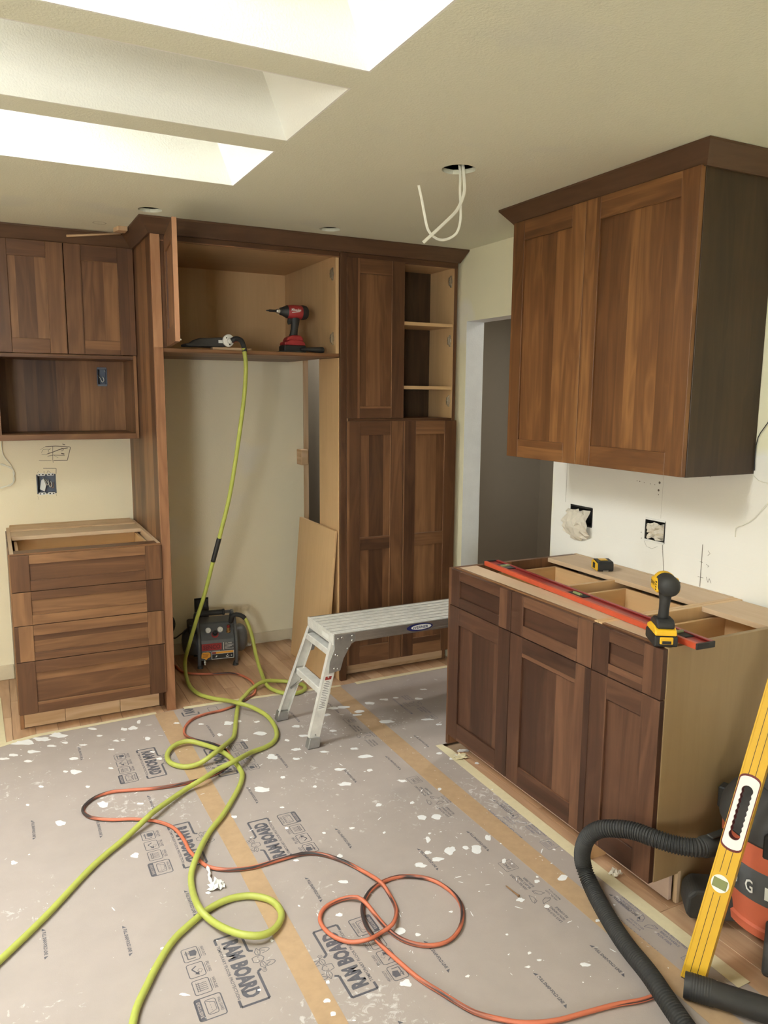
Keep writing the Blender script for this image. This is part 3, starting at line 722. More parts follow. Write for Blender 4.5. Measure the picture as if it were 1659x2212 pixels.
def flat(bm, name, mat, parent, inv=True):
    """flat print: no normals fuss, parented in place"""
    me = bpy.data.meshes.new(name); bm.to_mesh(me); bm.free()
    me.materials.append(M[mat]); o = bpy.data.objects.new(name, me); COL.objects.link(o)
    if parent is not None:
        o.parent = parent
        if inv and parent.name in INV: o.matrix_parent_inverse = INV[parent.name]
    return o
def pbox(name, mat, parent, x0, x1, y0, y1, z0, z1, bevel=.0015, seg=1, grain='x'):
    """a box in the local frame of its parent"""
    bm = bmesh.new(); bm_box(bm, x0, x1, y0, y1, z0, z1); return finish(bm, name, mat, parent, grain, bevel, seg=seg)
def plathe(name, mat, parent, prof, o, ax, seg=24):
    bm = bmesh.new(); bm_lathe(bm, prof, o, ax, seg); return smooth_by_angle(finish(bm, name, mat, parent), 35)
def ptube(name, mat, parent, pts, r, seg=10, inv=None):
    bm = bmesh.new(); bm_tube(bm, pts, r, seg); return finish(bm, name, mat, parent, inv=inv)
def pprism(name, mat, parent, pts, ax, a, b, bevel=.002, seg=1):
    bm = bmesh.new(); bm_prism(bm, pts, ax, a, b); return finish(bm, name, mat, parent, bevel=bevel, seg=seg)

# ------------------------------------------------------------------ work platform
c = thing('work_platform', 'aluminium folding work platform splashed with paint, standing before the pantry', 'work platform', (1.8, 3.3, 0))
PXa, PXb, PYa, PYb, PZ = 1.348, 2.30, 3.138, 3.462, .526
n = 7; gw = (PYb - PYa - .012) / n
for i in range(n):
    y0 = PYa + .006 + i * gw
    bm = bmesh.new()
    bm_prism(bm, [(y0 + .005, PZ - .014), (y0 + .0075, PZ), (y0 + gw * .42, PZ), (y0 + gw * .46, PZ - .004), (y0 + gw * .54, PZ - .004), (y0 + gw * .58, PZ), (y0 + gw - .0075, PZ), (y0 + gw - .005, PZ - .014)], 'x', PXa, PXb)
    wobj(bm, 'deck_slat', 'alu_paint', c)
wbox('deck_plate', 'alu', c, PXa, PXb, PYa + .004, PYb - .004, PZ - .018, PZ - .0142, bevel=0)
for y0, y1 in ((PYa, PYa + .004), (PYb - .004, PYb)):
    bm = bmesh.new()
    bm_box(bm, PXa + .002, PXb - .002, y0, y1, PZ - .046, PZ - .001)
    for k in range(3): bm_box(bm, PXa + .002, PXb - .002, y0 - .0012, y1 + .0012, PZ - .012 - k * .014, PZ - .008 - k * .014)
    wobj(bm, 'side_rail', 'alu', c)
for x0 in (PXa - .006, PXb):
    bm = bmesh.new(); bm_box(bm, x0, x0 + .006, PYa, PYb, PZ - .050, PZ)
    for k in range(9): bm_box(bm, x0 - .001, x0 + .007, PYa + .002, PYb - .002, PZ - .047 + k * .005, PZ - .0445 + k * .005)
    e = wobj(bm, 'end_cap', 'alu_paint', c)
    if x0 < 2: wbox('sticker', 'white', e, x0 - .0018, x0 - .0012, 3.19, 3.27, PZ - .038, PZ - .016, bevel=0)
LEGS = [((1.362, 3.150, .485), (1.238, 3.132, .030)), ((1.362, 3.450, .485), (1.212, 3.496, .030)), ((2.288, 3.150, .485), (2.412, 3.132, .030)), ((2.288, 3.450, .485), (2.420, 3.496, .030))]
def channel(bm, p, q, w, d, t=.003):
    """u channel between two points: wide face across x, flanges along y"""
    p, q = Vector(p), Vector(q)
    for x0, x1, y0, y1 in ((-w / 2, w / 2, -t / 2, t / 2), (-w / 2, -w / 2 + t, 0, d), (w / 2 - t, w / 2, 0, d)):
        vs = [bm.verts.new(b + Vector((x, y, 0))) for b in (p, q) for x in (x0, x1) for y in (y0, y1)]
        for f in ((0, 1, 3, 2), (4, 6, 7, 5), (0, 4, 5, 1), (2, 3, 7, 6), (0, 2, 6, 4), (1, 5, 7, 3)): bm.faces.new([vs[i] for i in f])
for i, (p, q) in enumerate(LEGS):
    s = 1 if i % 2 == 0 else -1
    bm = bmesh.new(); channel(bm, p, q, .052, .024 * s)
    for k in range(3): pass
    lg = wobj(bm, 'leg', 'alu_paint', c)
    ft = bmesh.new()
    vx, vy, vz = q
    vs = bm_prism(ft, [(vx - .034, .0026), (vx + .026, .0026), (vx + .034, .048), (vx - .022, .052)], 'y', vy - .014 if s > 0 else vy - .024, vy + .024 if s > 0 else vy + .014)
    finish(ft, 'rubber_foot', 'galv', lg, bevel=.003)
    for t in (.35, .62, .93):
        b = Vector(p).lerp(Vector(q), t); bm = bmesh.new(); bm_lathe(bm, [(0, .0045), (.002, .0045), (.003, .002)], b + Vector((0, -.0015 * s, 0)), (0, -s, 0), 10); finish(bm, 'rivet', 'steel', lg)
def leg_at(i, z):
    p, q = Vector(LEGS[i][0]), Vector(LEGS[i][1]); t = (p.z - z) / (p.z - q.z); return p.lerp(q, t)
for a, b in ((0, 1), (2, 3)):
    for z in (.440, .262):
        p, q = leg_at(a, z), leg_at(b, z)
        bm = bmesh.new(); bm_prism(bm, [(p.x - .026, z - .020), (p.x + .022, z - .026), (p.x + .030, z - .010), (p.x + .026, z + .012), (p.x - .024, z + .012)], 'y', p.y + .002, q.y - .002)
        wobj(bm, 'rung', 'alu_paint', c, bevel=.003)
    for e, sg in ((a, 1), (b, -1)):
        p = leg_at(e, .262); q = leg_at(e, .165)
        bm = bmesh.new(); bm_tube(bm, [p + Vector((0, .09 * sg, -.02)), q + Vector((0, .006 * sg, 0))], .006, 6); wobj(bm, 'brace', 'alu', c)
for y, sg in ((PYa - .004, -1), (PYb + .001, 1)):
    for mirror in (0, 1):
        pts = [(1.345, .522), (1.440, .523), (1.452, .512), (1.452, .482), (1.432, .474), (1.392, .408), (1.375, .352), (1.318, .345), (1.322, .40), (1.346, .46)]
        if mirror: pts = [(PXa + PXb - x, z) for x, z in pts][::-1]
        bm = bmesh.new(); bm_prism(bm, pts, 'y', y, y + .003); h = wobj(bm, 'hinge_plate', 'galv', c, bevel=.0008)
        for (x, z) in ((1.365, .505), (1.385, .508), (1.436, .510), (1.436, .488), (1.345, .365), (1.362, .362), (1.352, .43), (1.362, .425), (1.412, .452)):
            if mirror: x = PXa + PXb - x
            bm = bmesh.new(); bm_lathe(bm, [(0, .0055), (.002, .0055), (.0035, .003)], (x, y if sg < 0 else y + .003, z), (0, sg, 0), 10); finish(bm, 'rivet', 'steel', h)
# maker's oval on the side rail and the warning sticker on the leg
bm = bmesh.new(); N = 28
bm.faces.new([bm.verts.new((1.798 + .073 * math.cos(2 * math.pi * k / N), PYa - .0016, .504 + .0185 * math.sin(2 * math.pi * k / N))) for k in range(N)])
ov = flat(bm, 'maker_oval', 'label_navy', c)
bm = bmesh.new()
bm.faces.new([bm.verts.new((1.806 + .056 * math.cos(2 * math.pi * k / N), PYa - .0020, .504 + .0125 * math.sin(2 * math.pi * k / N))) for k in range(N)])
flat(bm, 'oval_ground', 'white', ov)
bm = bmesh.new(); bm_text(bm, 'WERNER', (1.757, PYa - .0024, .4975), (1, 0, 0), (.18, 0, 1), .013, .086, .03); flat(bm, 'lettering', 'label_navy', ov)
p0, p1 = leg_at(0, .335), leg_at(0, .175)
bm = bmesh.new(); s = Vector((.0185, 0, 0)); dy = Vector((0, -.0022, 0))
bm.faces.new([bm.verts.new(v) for v in (p0 - s + dy, p0 + s + dy, p1 + s + dy, p1 - s + dy)]); st = flat(bm, 'warning_sticker', 'white', c)
bm = bmesh.new(); dy = Vector((0, -.0026, 0))
q0, q1 = p0.lerp(p1, .03), p0.lerp(p1, .13)
bm.faces.new([bm.verts.new(v) for v in (q0 - s * .85 + dy, q0 + s * .85 + dy, q1 + s * .85 + dy, q1 - s * .85 + dy)]); flat(bm, 'danger_panel', 'red_paint', st)
bm = bmesh.new()
for k in range(16):
    a = p0.lerp(p1, .18 + k * .05); wv = s * (.8 if k % 4 else .5)
    bm_line(bm, a - wv + dy, a + wv + dy, .0022, Vector((0, 1, 0)))
flat(bm, 'printed_lines', 'ink', st)

# ------------------------------------------------------------------ air compressor
c = thing('air_compressor', 'small charcoal air compressor with red label on the refrigerator opening floor', 'compressor', (1.140, 4.500, 0), (0, 0, math.radians(-8)))
plathe('tank', 'grey_paint', c, [(-.197, .02), (-.192, .05), (-.180, .072), (-.160, .085), (.160, .085), (.180, .072), (.192, .05), (.197, .02)], (0, .02, .125), (1, 0, 0), 28)
pprism('shroud', 'grey_paint', c, [(-.128, .045), (-.132, .150), (-.126, .168), (-.058, .248), (-.045, .254), (.085, .254), (.10, .24), (.10, .045)], 'x', -.100, .100, .006, 2)
for sx in (-.109, .109):
    pts = catmull([(sx, -.128, .018), (sx, -.138, .06), (sx, -.141, .150), (sx, -.122, .19), (sx, -.068, .262), (sx * .97, -.045, .292), (sx * .86, -.02, .306)], .012)
    ptube('roll_bar', 'grey_paint', c, pts, .0105, 10)
    ptube('roll_bar', 'grey_paint', c, catmull([(sx * .86, -.02, .306), (sx, .03, .292), (sx, .10, .23), (sx, .115, .06), (sx, .115, .018)], .015), .0105, 10)
ptube('handle', 'grey_paint', c, [(-.094, -.02, .306), (.094, -.02, .306)], .010, 10)
plathe('foam_grip', 'rubber', c, [(0, .012), (.003, .0175), (.010, .0175), (.014, .016), (.128, .016), (.132, .019), (.142, .019), (.145, .012)], (-.086, -.02, .306), (1, 0, 0), 18)
sn = Vector((0, -.080, .068)).normalized(); su = Vector((0, .068, .080)).normalized(); sx_ = Vector((1, 0, 0))
def on_slope(x, t): return Vector((x, -.127 + .070 * t, .167 + .082 * t))
for gx in (-.050, .020):
    o = on_slope(gx, .58)
    g = plathe('gauge', 'steel', c, [(0, .0185), (.008, .0185), (.010, .016)], o, sn, 22)
    plathe('gauge_face', 'white', g, [(.0102, .0155), (.0106, .0155)], o, sn, 22)
    bm = bmesh.new(); f0 = o + sn * .0112
    bm_line(bm, f0 - su * .002, f0 - su * .011, .0016, sn); bm_line(bm, f0 + sx_ * .009 + su * .006, f0 + sx_ * .011 + su * .007, .001, sn)
    for k in range(9):
        a = math.radians(-40 + k * 32.5); dv = sx_ * math.cos(a) + su * math.sin(a); bm_line(bm, f0 + dv * .010, f0 + dv * .013, .001, sn)
    flat(bm, 'gauge_needle', 'ink', g)
plathe('regulator_knob', 'black', c, [(0, .017), (.006, .017), (.007, .012), (.026, .011), (.028, .008)], on_slope(-.012, .38), sn, 14)
plathe('knob_base', 'red', c, [(0, .021), (.003, .021)], on_slope(-.012, .33), sn, 16)
k = plathe('hose_coupler', 'brass', c, [(0, .013), (.008, .013), (.009, .010), (.030, .010), (.031, .008), (.045, .008)], on_slope(.068, .42), (0, -.15, 1), 12)
plathe('coupler_sleeve', 'red', k, [(.031, .0085), (.045, .0085)], on_slope(.068, .42), (0, -.15, 1), 12)
FY = -.1325
def fplate(name, mat, x0, x1, z0, z1, dy=0.0, parent=None):
    bm = bmesh.new(); t = lambda z: FY - dy - .001 + (.150 - z) * .038
    bm.faces.new([bm.verts.new(v) for v in ((x0, t(z0), z0), (x1, t(z0), z0), (x1, t(z1), z1), (x0, t(z1), z1))]); return flat(bm, name, mat, parent or c, False)
r = fplate('brand_plate', 'red', -.094, .022, .108, .150)
bm = bmesh.new(); bm_text(bm, 'SENCO', (-.086, FY - .0022 + .001, .117), (1, 0, 0), (0, 0, 1), .025, .100, .035); flat(bm, 'lettering', 'maroon', r, False)
w = fplate('spec_print', 'grey_paint', .028, .096, .104, .152, .0004)
bm = bmesh.new(); bm_text(bm, 'OIL-FREE', (.042, FY - .0022, .141), (1, 0, 0), (0, 0, 1), .008, .040, .02)
for i in range(4): bm_line(bm, (.042, FY - .0020, .135 - i * .008), (.092 - .01 * (i % 3), FY - .0020, .135 - i * .008), .0022, Vector((0, 1, 0)))
bm_line(bm, (.034, FY - .0020, .106), (.034, FY - .0020, .152), .003, Vector((0, 1, 0))); flat(bm, 'lettering', 'white', w, False)
bm = bmesh.new(); bm_text(bm, 'PORTABLE AIR COMPRESSOR', (-.09, FY - .0010, .0995), (1, 0, 0), (0, 0, 1), .0048, .10, .0); flat(bm, 'small_print', 'white', c, False)
w = fplate('warning_panel', 'white', -.038, .094, .050, .098, .0002)
fplate('panel_black', 'black', -.035, .091, .053, .082, .0008, w); fplate('panel_stripe', 'amber', -.035, .091, .084, .096, .0008, w); fplate('panel_stripe_red', 'red_paint', -.035, -.012, .084, .096, .0012, w)
bm = bmesh.new()
for i, (x, z) in enumerate(((.045, .066), (.052, .073), (.058, .064), (.05, .060), (.075, .068), (-.015, .065), (-.012, .072))): bm_line(bm, (x, FY - .004, z), (x + .007, FY - .004, z + .004 * (i % 2)), .005, Vector((0, 1, 0)))
flat(bm, 'panel_icons', 'white', w, False)
tg = pprism('caution_tag', 'amber', c, [(-.098, .066), (-.096, .090), (-.090, .098), (-.054, .098), (-.044, .090), (-.044, .070), (-.062, .060), (-.070, .050), (-.078, .060)], 'y', FY - .004, FY - .001, .001)
bm = bmesh.new()
for i in range(3): bm_line(bm, (-.092, FY - .0046, .088 - i * .008), (-.054 - .004 * i, FY - .0046, .088 - i * .008), .0025, Vector((0, 1, 0)))
flat(bm, 'tag_print', 'maroon', tg, False)
plathe('drain_valve', 'steel', c, [(0, .006), (.012, .006), (.013, .010), (.02, .010), (.021, .006), (.034, .006)], (-.078, -.12, .052), (0, -.35, -1), 10)
for x, y in ((-.104, -.122), (.104, -.122), (-.104, .11), (.104, .11)):
    plathe('rubber_foot', 'rubber', c, [(0, .018), (.012, .016), (.024, .012)], (x, y, 0.0005), (0, 0, 1), 12)
pbox('motor_housing', 'black', c, -.160, -.112, -.06, .09, .190, .250, .010, 2)
ptube('power_cord', 'black', c, catmull([(-.158, .0, .215), (-.205, -.01, .185), (-.24, .02, .155), (-.275, .06, .170)], .01), .0042, 8)

# ------------------------------------------------------------------ tubes, hoses, cords lying about
HOSE_A= [(1.142, 3.79, 1.842), (1.15, 3.79, 1.756), (1.146, 3.81, 1.619), (1.133, 3.84, 1.468), (1.108, 3.87, 1.265), (1.081, 3.9, 1.083), (1.043, 3.93, 0.909), (1.005, 3.97, 0.736), (0.97, 4.02, 0.558), (0.937, 4.1, 0.386), (0.914, 4.2, 0.214), (0.91, 4.29, 0.10), (0.9, 4.233, 0.03), (0.892, 4.088, 0.0132), (0.91, 3.969, 0.0132), (0.953, 3.892, 0.0132), (1.017, 3.804, 0.02), (1.047, 3.683, 0.045), (1.103, 3.636, 0.03), (1.143, 3.534, 0.02), (1.145, 3.417, 0.015), (1.123, 3.314, 0.0132), (1.087, 3.249, 0.0132), (1.036, 3.211, 0.0132), (0.961, 3.181, 0.018), (0.884, 3.101, 0.042), (0.832, 3.068, 0.045), (0.77, 3.057, 0.034), (0.695, 3.001, 0.036), (0.613, 2.973, 0.02), (0.474, 2.849, 0.03), (0.434, 2.803, 0.034), (0.341, 2.724, 0.018), (0.219, 2.608, 0.0132), (0.058, 2.403, 0.0132), (-0.073, 2.254, 0.0132), (-0.163, 2.158, 0.0132), (-.5, 1.8, .0132), (-1.0, 1.45, .0132), (-1.6, 1.3, .0132)]
HOSE_B= [(1.207, 4.388, .262), (1.210, 4.375, .298), (1.236, 4.365, 0.312), (1.285, 4.35, 0.285), (1.31, 4.30, 0.19), (1.314, 4.24, 0.09), (1.295, 4.08, 0.035), (1.279, 3.903, 0.014), (1.32, 3.792, 0.0132), (1.386, 3.754, 0.0132), (1.446, 3.783, 0.0132), (1.463, 3.85, 0.0132), (1.42, 3.918, 0.0132), (1.349, 3.952, 0.02), (1.266, 3.945, 0.034), (1.183, 3.895, 0.026), (1.115, 3.813, 0.023), (1.065, 3.748, 0.016), (1.003, 3.584, 0.0132), (0.94, 3.398, 0.0132), (0.898, 3.328, 0.02), (0.798, 3.195, 0.045), (0.723, 3.174, 0.02), (0.656, 3.184, 0.0132), (0.61, 3.247, 0.0132), (0.612, 3.328, 0.0132), (0.654, 3.392, 0.02), (0.72, 3.403, 0.025), (0.78, 3.348, 0.02), (0.828, 3.259, 0.022), (0.858, 3.158, 0.02), (0.867, 3.044, 0.0132), (0.852, 2.975, 0.0132), (0.805, 2.883, 0.0132), (0.706, 2.733, 0.0132), (0.618, 2.622, 0.0132), (0.543, 2.478, 0.03), (0.51, 2.416, 0.0132), (0.493, 2.332, 0.0132), (0.484, 2.207, 0.036), (0.504, 2.154, 0.022), (0.53, 2.084, 0.03), (0.567, 2.028, 0.035), (0.616, 2.004, 0.03), (0.661, 2.019, 0.02), (0.697, 2.054, 0.0132), (0.715, 2.088, 0.0132), (0.716, 2.132, 0.0132), (0.702, 2.171, 0.0132), (0.668, 2.206, 0.0132), (0.629, 2.225, 0.0132), (0.575, 2.229, 0.0132), (0.51, 2.207, 0.0132), (0.43, 2.154, 0.0132), (0.382, 2.112, 0.0132), (0.328, 2.04, 0.0132), (0.285, 1.97, 0.0132), (0.25, 1.909, 0.0132), (0.23, 1.856, 0.0132), (0.202, 1.763, 0.0132), (.18, 1.6, .0132), (.20, 1.2, .0132), (.10, .8, .0132)]
CORD= [(0.840, 4.58, 0.009), (0.888, 4.477, 0.009), (0.906, 4.357, 0.009), (0.955, 4.301, 0.009), (1.043, 4.253, 0.009), (1.15, 4.215, 0.009), (1.204, 4.139, 0.009), (1.224, 4.034, 0.009), (1.213, 3.939, 0.009), (1.182, 3.858, 0.009), (1.128, 3.807, 0.009), (1.05, 3.748, 0.009), (0.968, 3.716, 0.009), (0.882, 3.706, 0.009), (0.817, 3.681, 0.009), (0.771, 3.63, 0.009), (0.739, 3.558, 0.009), (0.735, 3.492, 0.009), (0.768, 3.427, 0.009), (0.827, 3.356, 0.009), (0.861, 3.282, 0.009), (0.865, 3.213, 0.009), (0.85, 3.152, 0.009), (0.799, 3.093, 0.009), (0.73, 3.059, 0.009), (0.629, 3.046, 0.009), (0.518, 3.058, 0.009), (0.413, 3.089, 0.009), (0.343, 3.107, 0.009), (0.279, 3.09, 0.009), (0.233, 3.038, 0.009), (0.227, 2.989, 0.009), (0.253, 2.936, 0.009), (0.314, 2.891, 0.009), (0.394, 2.856, 0.009), (0.47, 2.8, 0.009), (0.516, 2.729, 0.009), (0.533, 2.636, 0.009), (0.536, 2.555, 0.009), (0.552, 2.489, 0.009), (0.573, 2.435, 0.009), (0.625, 2.391, 0.009), (0.706, 2.365, 0.009), (0.803, 2.365, 0.009), (0.889, 2.363, 0.009), (0.942, 2.337, 0.009), (0.985, 2.286, 0.009), (1.03, 2.2, 0.009), (1.057, 2.087, 0.022), (1.063, 2.033, 0.011), (1.053, 1.966, 0.009), (1.036, 1.928, 0.011), (0.997, 1.881, 0.022), (0.957, 1.876, 0.012), (0.904, 1.857, 0.02), (0.855, 1.886, 0.009), (0.824, 1.925, 0.009), (0.811, 1.973, 0.009), (0.816, 2.02, 0.009), (0.846, 2.058, 0.009), (0.888, 2.073, 0.009), (0.927, 2.071, 0.012), (0.958, 2.047, 0.02), (0.97, 2.009, 0.02), (0.978, 1.965, 0.01), (0.981, 1.913, 0.009), (0.989, 1.86, 0.009), (1.009, 1.813, 0.009), (1.045, 1.776, 0.009), (1.092, 1.757, 0.009), (1.143, 1.764, 0.009), (1.199, 1.805, 0.009), (1.242, 1.872, 0.009), (1.253, 1.94, 0.009), (1.235, 2.017, 0.009), (1.197, 2.064, 0.009), (1.137, 2.096, 0.009), (1.074, 2.096, 0.009), (1.02, 2.075, 0.009), (0.978, 2.038, 0.009), (0.951, 1.997, 0.009), (0.933, 1.937, 0.009), (0.93, 1.88, 0.009), (0.936, 1.823, 0.009), (0.951, 1.747, 0.009), (0.971, 1.665, 0.009), (1.002, 1.589, 0.009), (1.017, 1.552, 0.009), (1.045, 1.496, 0.009), (1.093, 1.447, 0.009), (1.143, 1.41, 0.009), (1.218, 1.381, 0.009), (1.307, 1.366, 0.009), (1.397, 1.351, 0.009), (1.48, 1.330, 0.009), (1.56, 1.328, 0.009)]
def tube_uv(o, pts, seg):
    """u along the tube, v around it"""
    me = o.data; uvl = me.uv_layers['UVMap']; acc = [0.0]
    for a, b in zip(pts, pts[1:]): acc.append(acc[-1] + (b - a).length)
    for poly in me.polygons:
        for li in poly.loop_indices:
            vi = me.loops[li].vertex_index; uvl.data[li].uv = (acc[min(vi // seg, len(acc) - 1)], (vi % seg) / seg * 2)
def hose_thing(name, label, cat, pts, r, mat, step=.014, seg=12):
    P = catmull(pts, step)
    for p in P: p.z = max(p.z, r + .0028)
    bm = bmesh.new(); bm_tube(bm, P, r, seg)
    me = bpy.data.meshes.new(name); bm.to_mesh(me); bm.free()
    me.uv_layers.new(name='UVMap'); me.materials.append(M[mat])
    o = bpy.data.objects.new(name, me); COL.objects.link(o); tube_uv(o, P, seg); tag(o, label, cat); INV[o.name] = Matrix.Identity(4)
    return o, P
o, P = hose_thing('air_hose', 'lime green air hose hanging from the nail gun, then running across the floor', 'hose', HOSE_A, .0108, 'hose')
def sub_path(P, test): return [p for p in P if test(p)]
ptube('hose_splice', 'black', o, sub_path(P, lambda p: .735 < p.z < .87), .0125, 12)
ptube('strain_relief', 'rubber', o, catmull([(1.098, 3.855, 1.880), (1.118, 3.845, 1.890), (1.136, 3.815, 1.880), (1.1425, 3.795, 1.850), (1.145, 3.79, 1.825)], .008), .0125, 12)
o, P = hose_thing('air_hose', 'dirty lime green air hose looping from the compressor over the floor', 'hose', HOSE_B, .0108, 'hose')
ptube('strain_relief', 'rubber', o, P[:9], .0135, 12)
hose_thing('extension_cord', 'orange and black extension cord coiled in loops on the floor', 'cord', CORD, .0066, 'cord', seg=10)

# ------------------------------------------------------------------ drivers
def impact_driver(label, loc, rotz, main, accent, head, bit, size=1.0):
    c = thing('impact_driver', label, 'power drill', loc, (0, 0, rotz)); c.scale = (size,) * 3
    b = pprism('battery', 'black', c, [(-.056, 0), (.060, 0), (.066, .006), (.066, .032), (.060, .038), (-.056, .038), (-.060, .032), (-.060, .006)], 'y', -.039, .039, .004, 2)
    pprism('battery_top', accent, b, [(-.058, .0385), (.064, .0385), (.060, .054), (.030, .066), (-.030, .066), (-.052, .056)], 'y', -.037, .037, .005, 2)
    pbox('battery_latch', accent, b, -.066, -.058, -.022, .022, .012, .036, .002)
    pbox('charge_gauge', 'black', b, -.0675, -.0655, -.015, .015, .014, .024, .0005)
    pprism('grip_base', main, c, [(-.050, .060), (.052, .060), (.040, .078), (.016, .092), (-.030, .092), (-.046, .080)], 'y', -.031, .031, .008, 3)
    bm = bmesh.new(); secs = [(.0, .080, .026, .021), (-.004, .10, .021, .0175), (-.008, .125, .020, .017), (-.012, .150, .022, .018), (-.012, .175, .026, .021), (-.008, .195, .030, .024)]
    rings = []
    for x, z, rx, ry in secs: rings.append([bm.verts.new((x + rx * math.cos(t), ry * math.sin(t), z)) for t in [2 * math.pi * k / 16 for k in range(16)]])
    for r0, r1 in zip(rings, rings[1:]):
        for k in range(16): bm.faces.new((r0[k], r0[(k + 1) % 16], r1[(k + 1) % 16], r1[k]))
    bm.faces.new(rings[0][::-1]); bm.faces.new(rings[-1]); finish(bm, 'grip', 'rubber' if main != 'red' else 'black', c, smooth=True)
    hz = .212
    plathe('motor_housing', head, c, [(-.082, .010), (-.080, .022), (-.072, .031), (-.055, .0365), (.0, .037), (.030, .034), (.036, .031)], (0, 0, hz), (1, 0, 0), 26)
    if head == 'rubber':
        plathe('housing_collar', accent, c, [(-.002, .0375), (.004, .0385), (.026, .0375), (.032, .035)], (0, 0, hz), (1, 0, 0), 26)
        for s in (-1, 1):
            pn = pprism('side_badge', accent, c, [(-.048, hz - .018), (-.040, hz - .026), (.030, hz - .024), (.036, hz - .010), (.034, hz + .016), (-.02, hz + .022), (-.046, hz + .008)], 'y', s * .030, s * .039, .004, 2)
            for q in range(4): pbox('vent_slot', 'black', pn, -.040, -.026, s * .0385 - .001, s * .0385 + .001, hz - .018 + q * .009, hz - .014 + q * .009, 0)
            bm = bmesh.new()
            if s < 0: bm_text(bm, 'DEWALT', (-.020, s * .0397, hz - .006), (1, 0, 0), (0, 0, 1), .013, .05, .02)
            else: bm_text(bm, 'DEWALT', (.030, s * .0397, hz - .006), (-1, 0, 0), (0, 0, 1), .013, .05, .02)
            flat(bm, 'lettering', 'black', pn, False)
    else:
        plathe('rear_cap', 'black', c, [(-.086, .012), (-.083, .026), (-.074, .035), (-.058, .0385), (-.046, .0380)], (0, 0, hz), (1, 0, 0), 26)
        for s in (-1, 1):
            bm = bmesh.new(); dx = -s
            bm_text(bm, 'Milwaukee', (.024 * s, s * .0380, hz + .002), (dx, 0, 0), (dx * .15, 0, 1), .014, .055, .02)
            bm_line(bm, (.02 * s, s * .0380, hz - .006), (-.024 * s, s * .0380, hz + .000), .003, Vector((0, 1, 0)))
            flat(bm, 'lettering', 'white', c, False)
    n = plathe('nose', 'black', c, [(.034, .034), (.040, .031), (.060, .022), (.072, .019), (.076, .014)], (0, 0, hz), (1, 0, 0), 22)
    plathe('chuck', 'steel', n, [(.074, .013), (.090, .012), (.094, .009)], (0, 0, hz), (1, 0, 0), 14)
    plathe('driver_bit', 'black', n, [(.090, .0065), (bit - .018, .0065), (bit - .016, .004), (bit, .002)], (0, 0, hz), (1, 0, 0), 8)
    pprism('trigger', 'black' if head == 'red' else main, c, [(.014, .150), (.026, .146), (.030, .160), (.027, .178), (.014, .182)], 'y', -.009, .009, .002)
    pprism('trigger_guard', accent if head == 'red' else 'black', c, [(.0, .182), (.034, .180), (.042, .190), (.036, .205), (.0, .205)], 'y', -.016, .016, .004, 2)
    return c
impact_driver('yellow and black impact driver standing on the narrow base cabinet', (1.795, 1.640, .8768), math.radians(58), 'black', 'yellow', 'rubber', .10, .88)
c = impact_driver('red and black impact driver with a long bit, in the cabinet above the opening', (1.458, 3.945, 1.8345), math.radians(183), 'red', 'red', 'red', .150)

# ------------------------------------------------------------------ things in the cabinet over the opening
o = thing('wood_offcut', 'flat pale wood offcut under the nail gun on the cabinet floor', 'wood', (1.11, 3.905, 1.8345))
pbox('strip', 'pine', o, -.10, .10, -.02, .02, 0, .0135, .001)
c = thing('nail_gun', 'black pneumatic nail gun with chrome exhaust cap resting on the offcut', 'nail gun', (1.01, 3.905, 1.8485))
pprism('body', 'dusty', c, [(-.125, .000), (-.105, -.002), (-.02, .001), (.065, .002), (.075, .010), (.075, .046), (.04, .048), (-.01, .044), (-.06, .042), (-.085, .032), (-.105, .018), (-.135, .012)], 'y', -.020, .055, .006, 2)
pprism('magazine', 'black', c, [(-.135, .000), (.02, .000), (.02, .018), (-.135, .012)], 'y', .056, .085, .003)
plathe('exhaust_cap', 'white', c, [(0, .018), (.004, .030), (.014, .031), (.018, .026), (.019, .014), (.030, .012), (.032, .008)], (.074, -.024, .034), (.25, -1, -.12), 22)
for k in range(3):
    a = k * 2.094 + .5; pbox('cap_screw', 'black', c, .081 + .020 * math.cos(a) - .003, .081 + .020 * math.cos(a) + .003, -.048, -.041, .034 + .021 * math.sin(a) - .003, .034 + .021 * math.sin(a) + .003, .0005)
pbox('name_plate', 'white', c, .030, .064, -.0225, -.020, .020, .034, .0004)
plathe('air_fitting', 'red_paint', c, [(0, .009), (.022, .009), (.024, .0115), (.036, .0115), (.037, .006), (.046, .006)], (.070, -.040, .036), (1, -.1, -.1), 12)
c = thing('pry_bar', 'flat black pry bar lying in front of the red impact driver', 'pry bar', (1.46, 3.888, 1.8345), (0, 0, math.radians(4)))
pprism('blade', 'black', c, [(-.115, 0), (.02, 0), (.02, .006), (-.09, .006), (-.115, .001)], 'y', -.012, .012, .001)
plathe('handle', 'rubber', c, [(0, .006), (.02, .009), (.09, .014), (.125, .017), (.135, .014), (.138, .006)], (.018, 0, .0175), (1, 0, 0.0), 14)

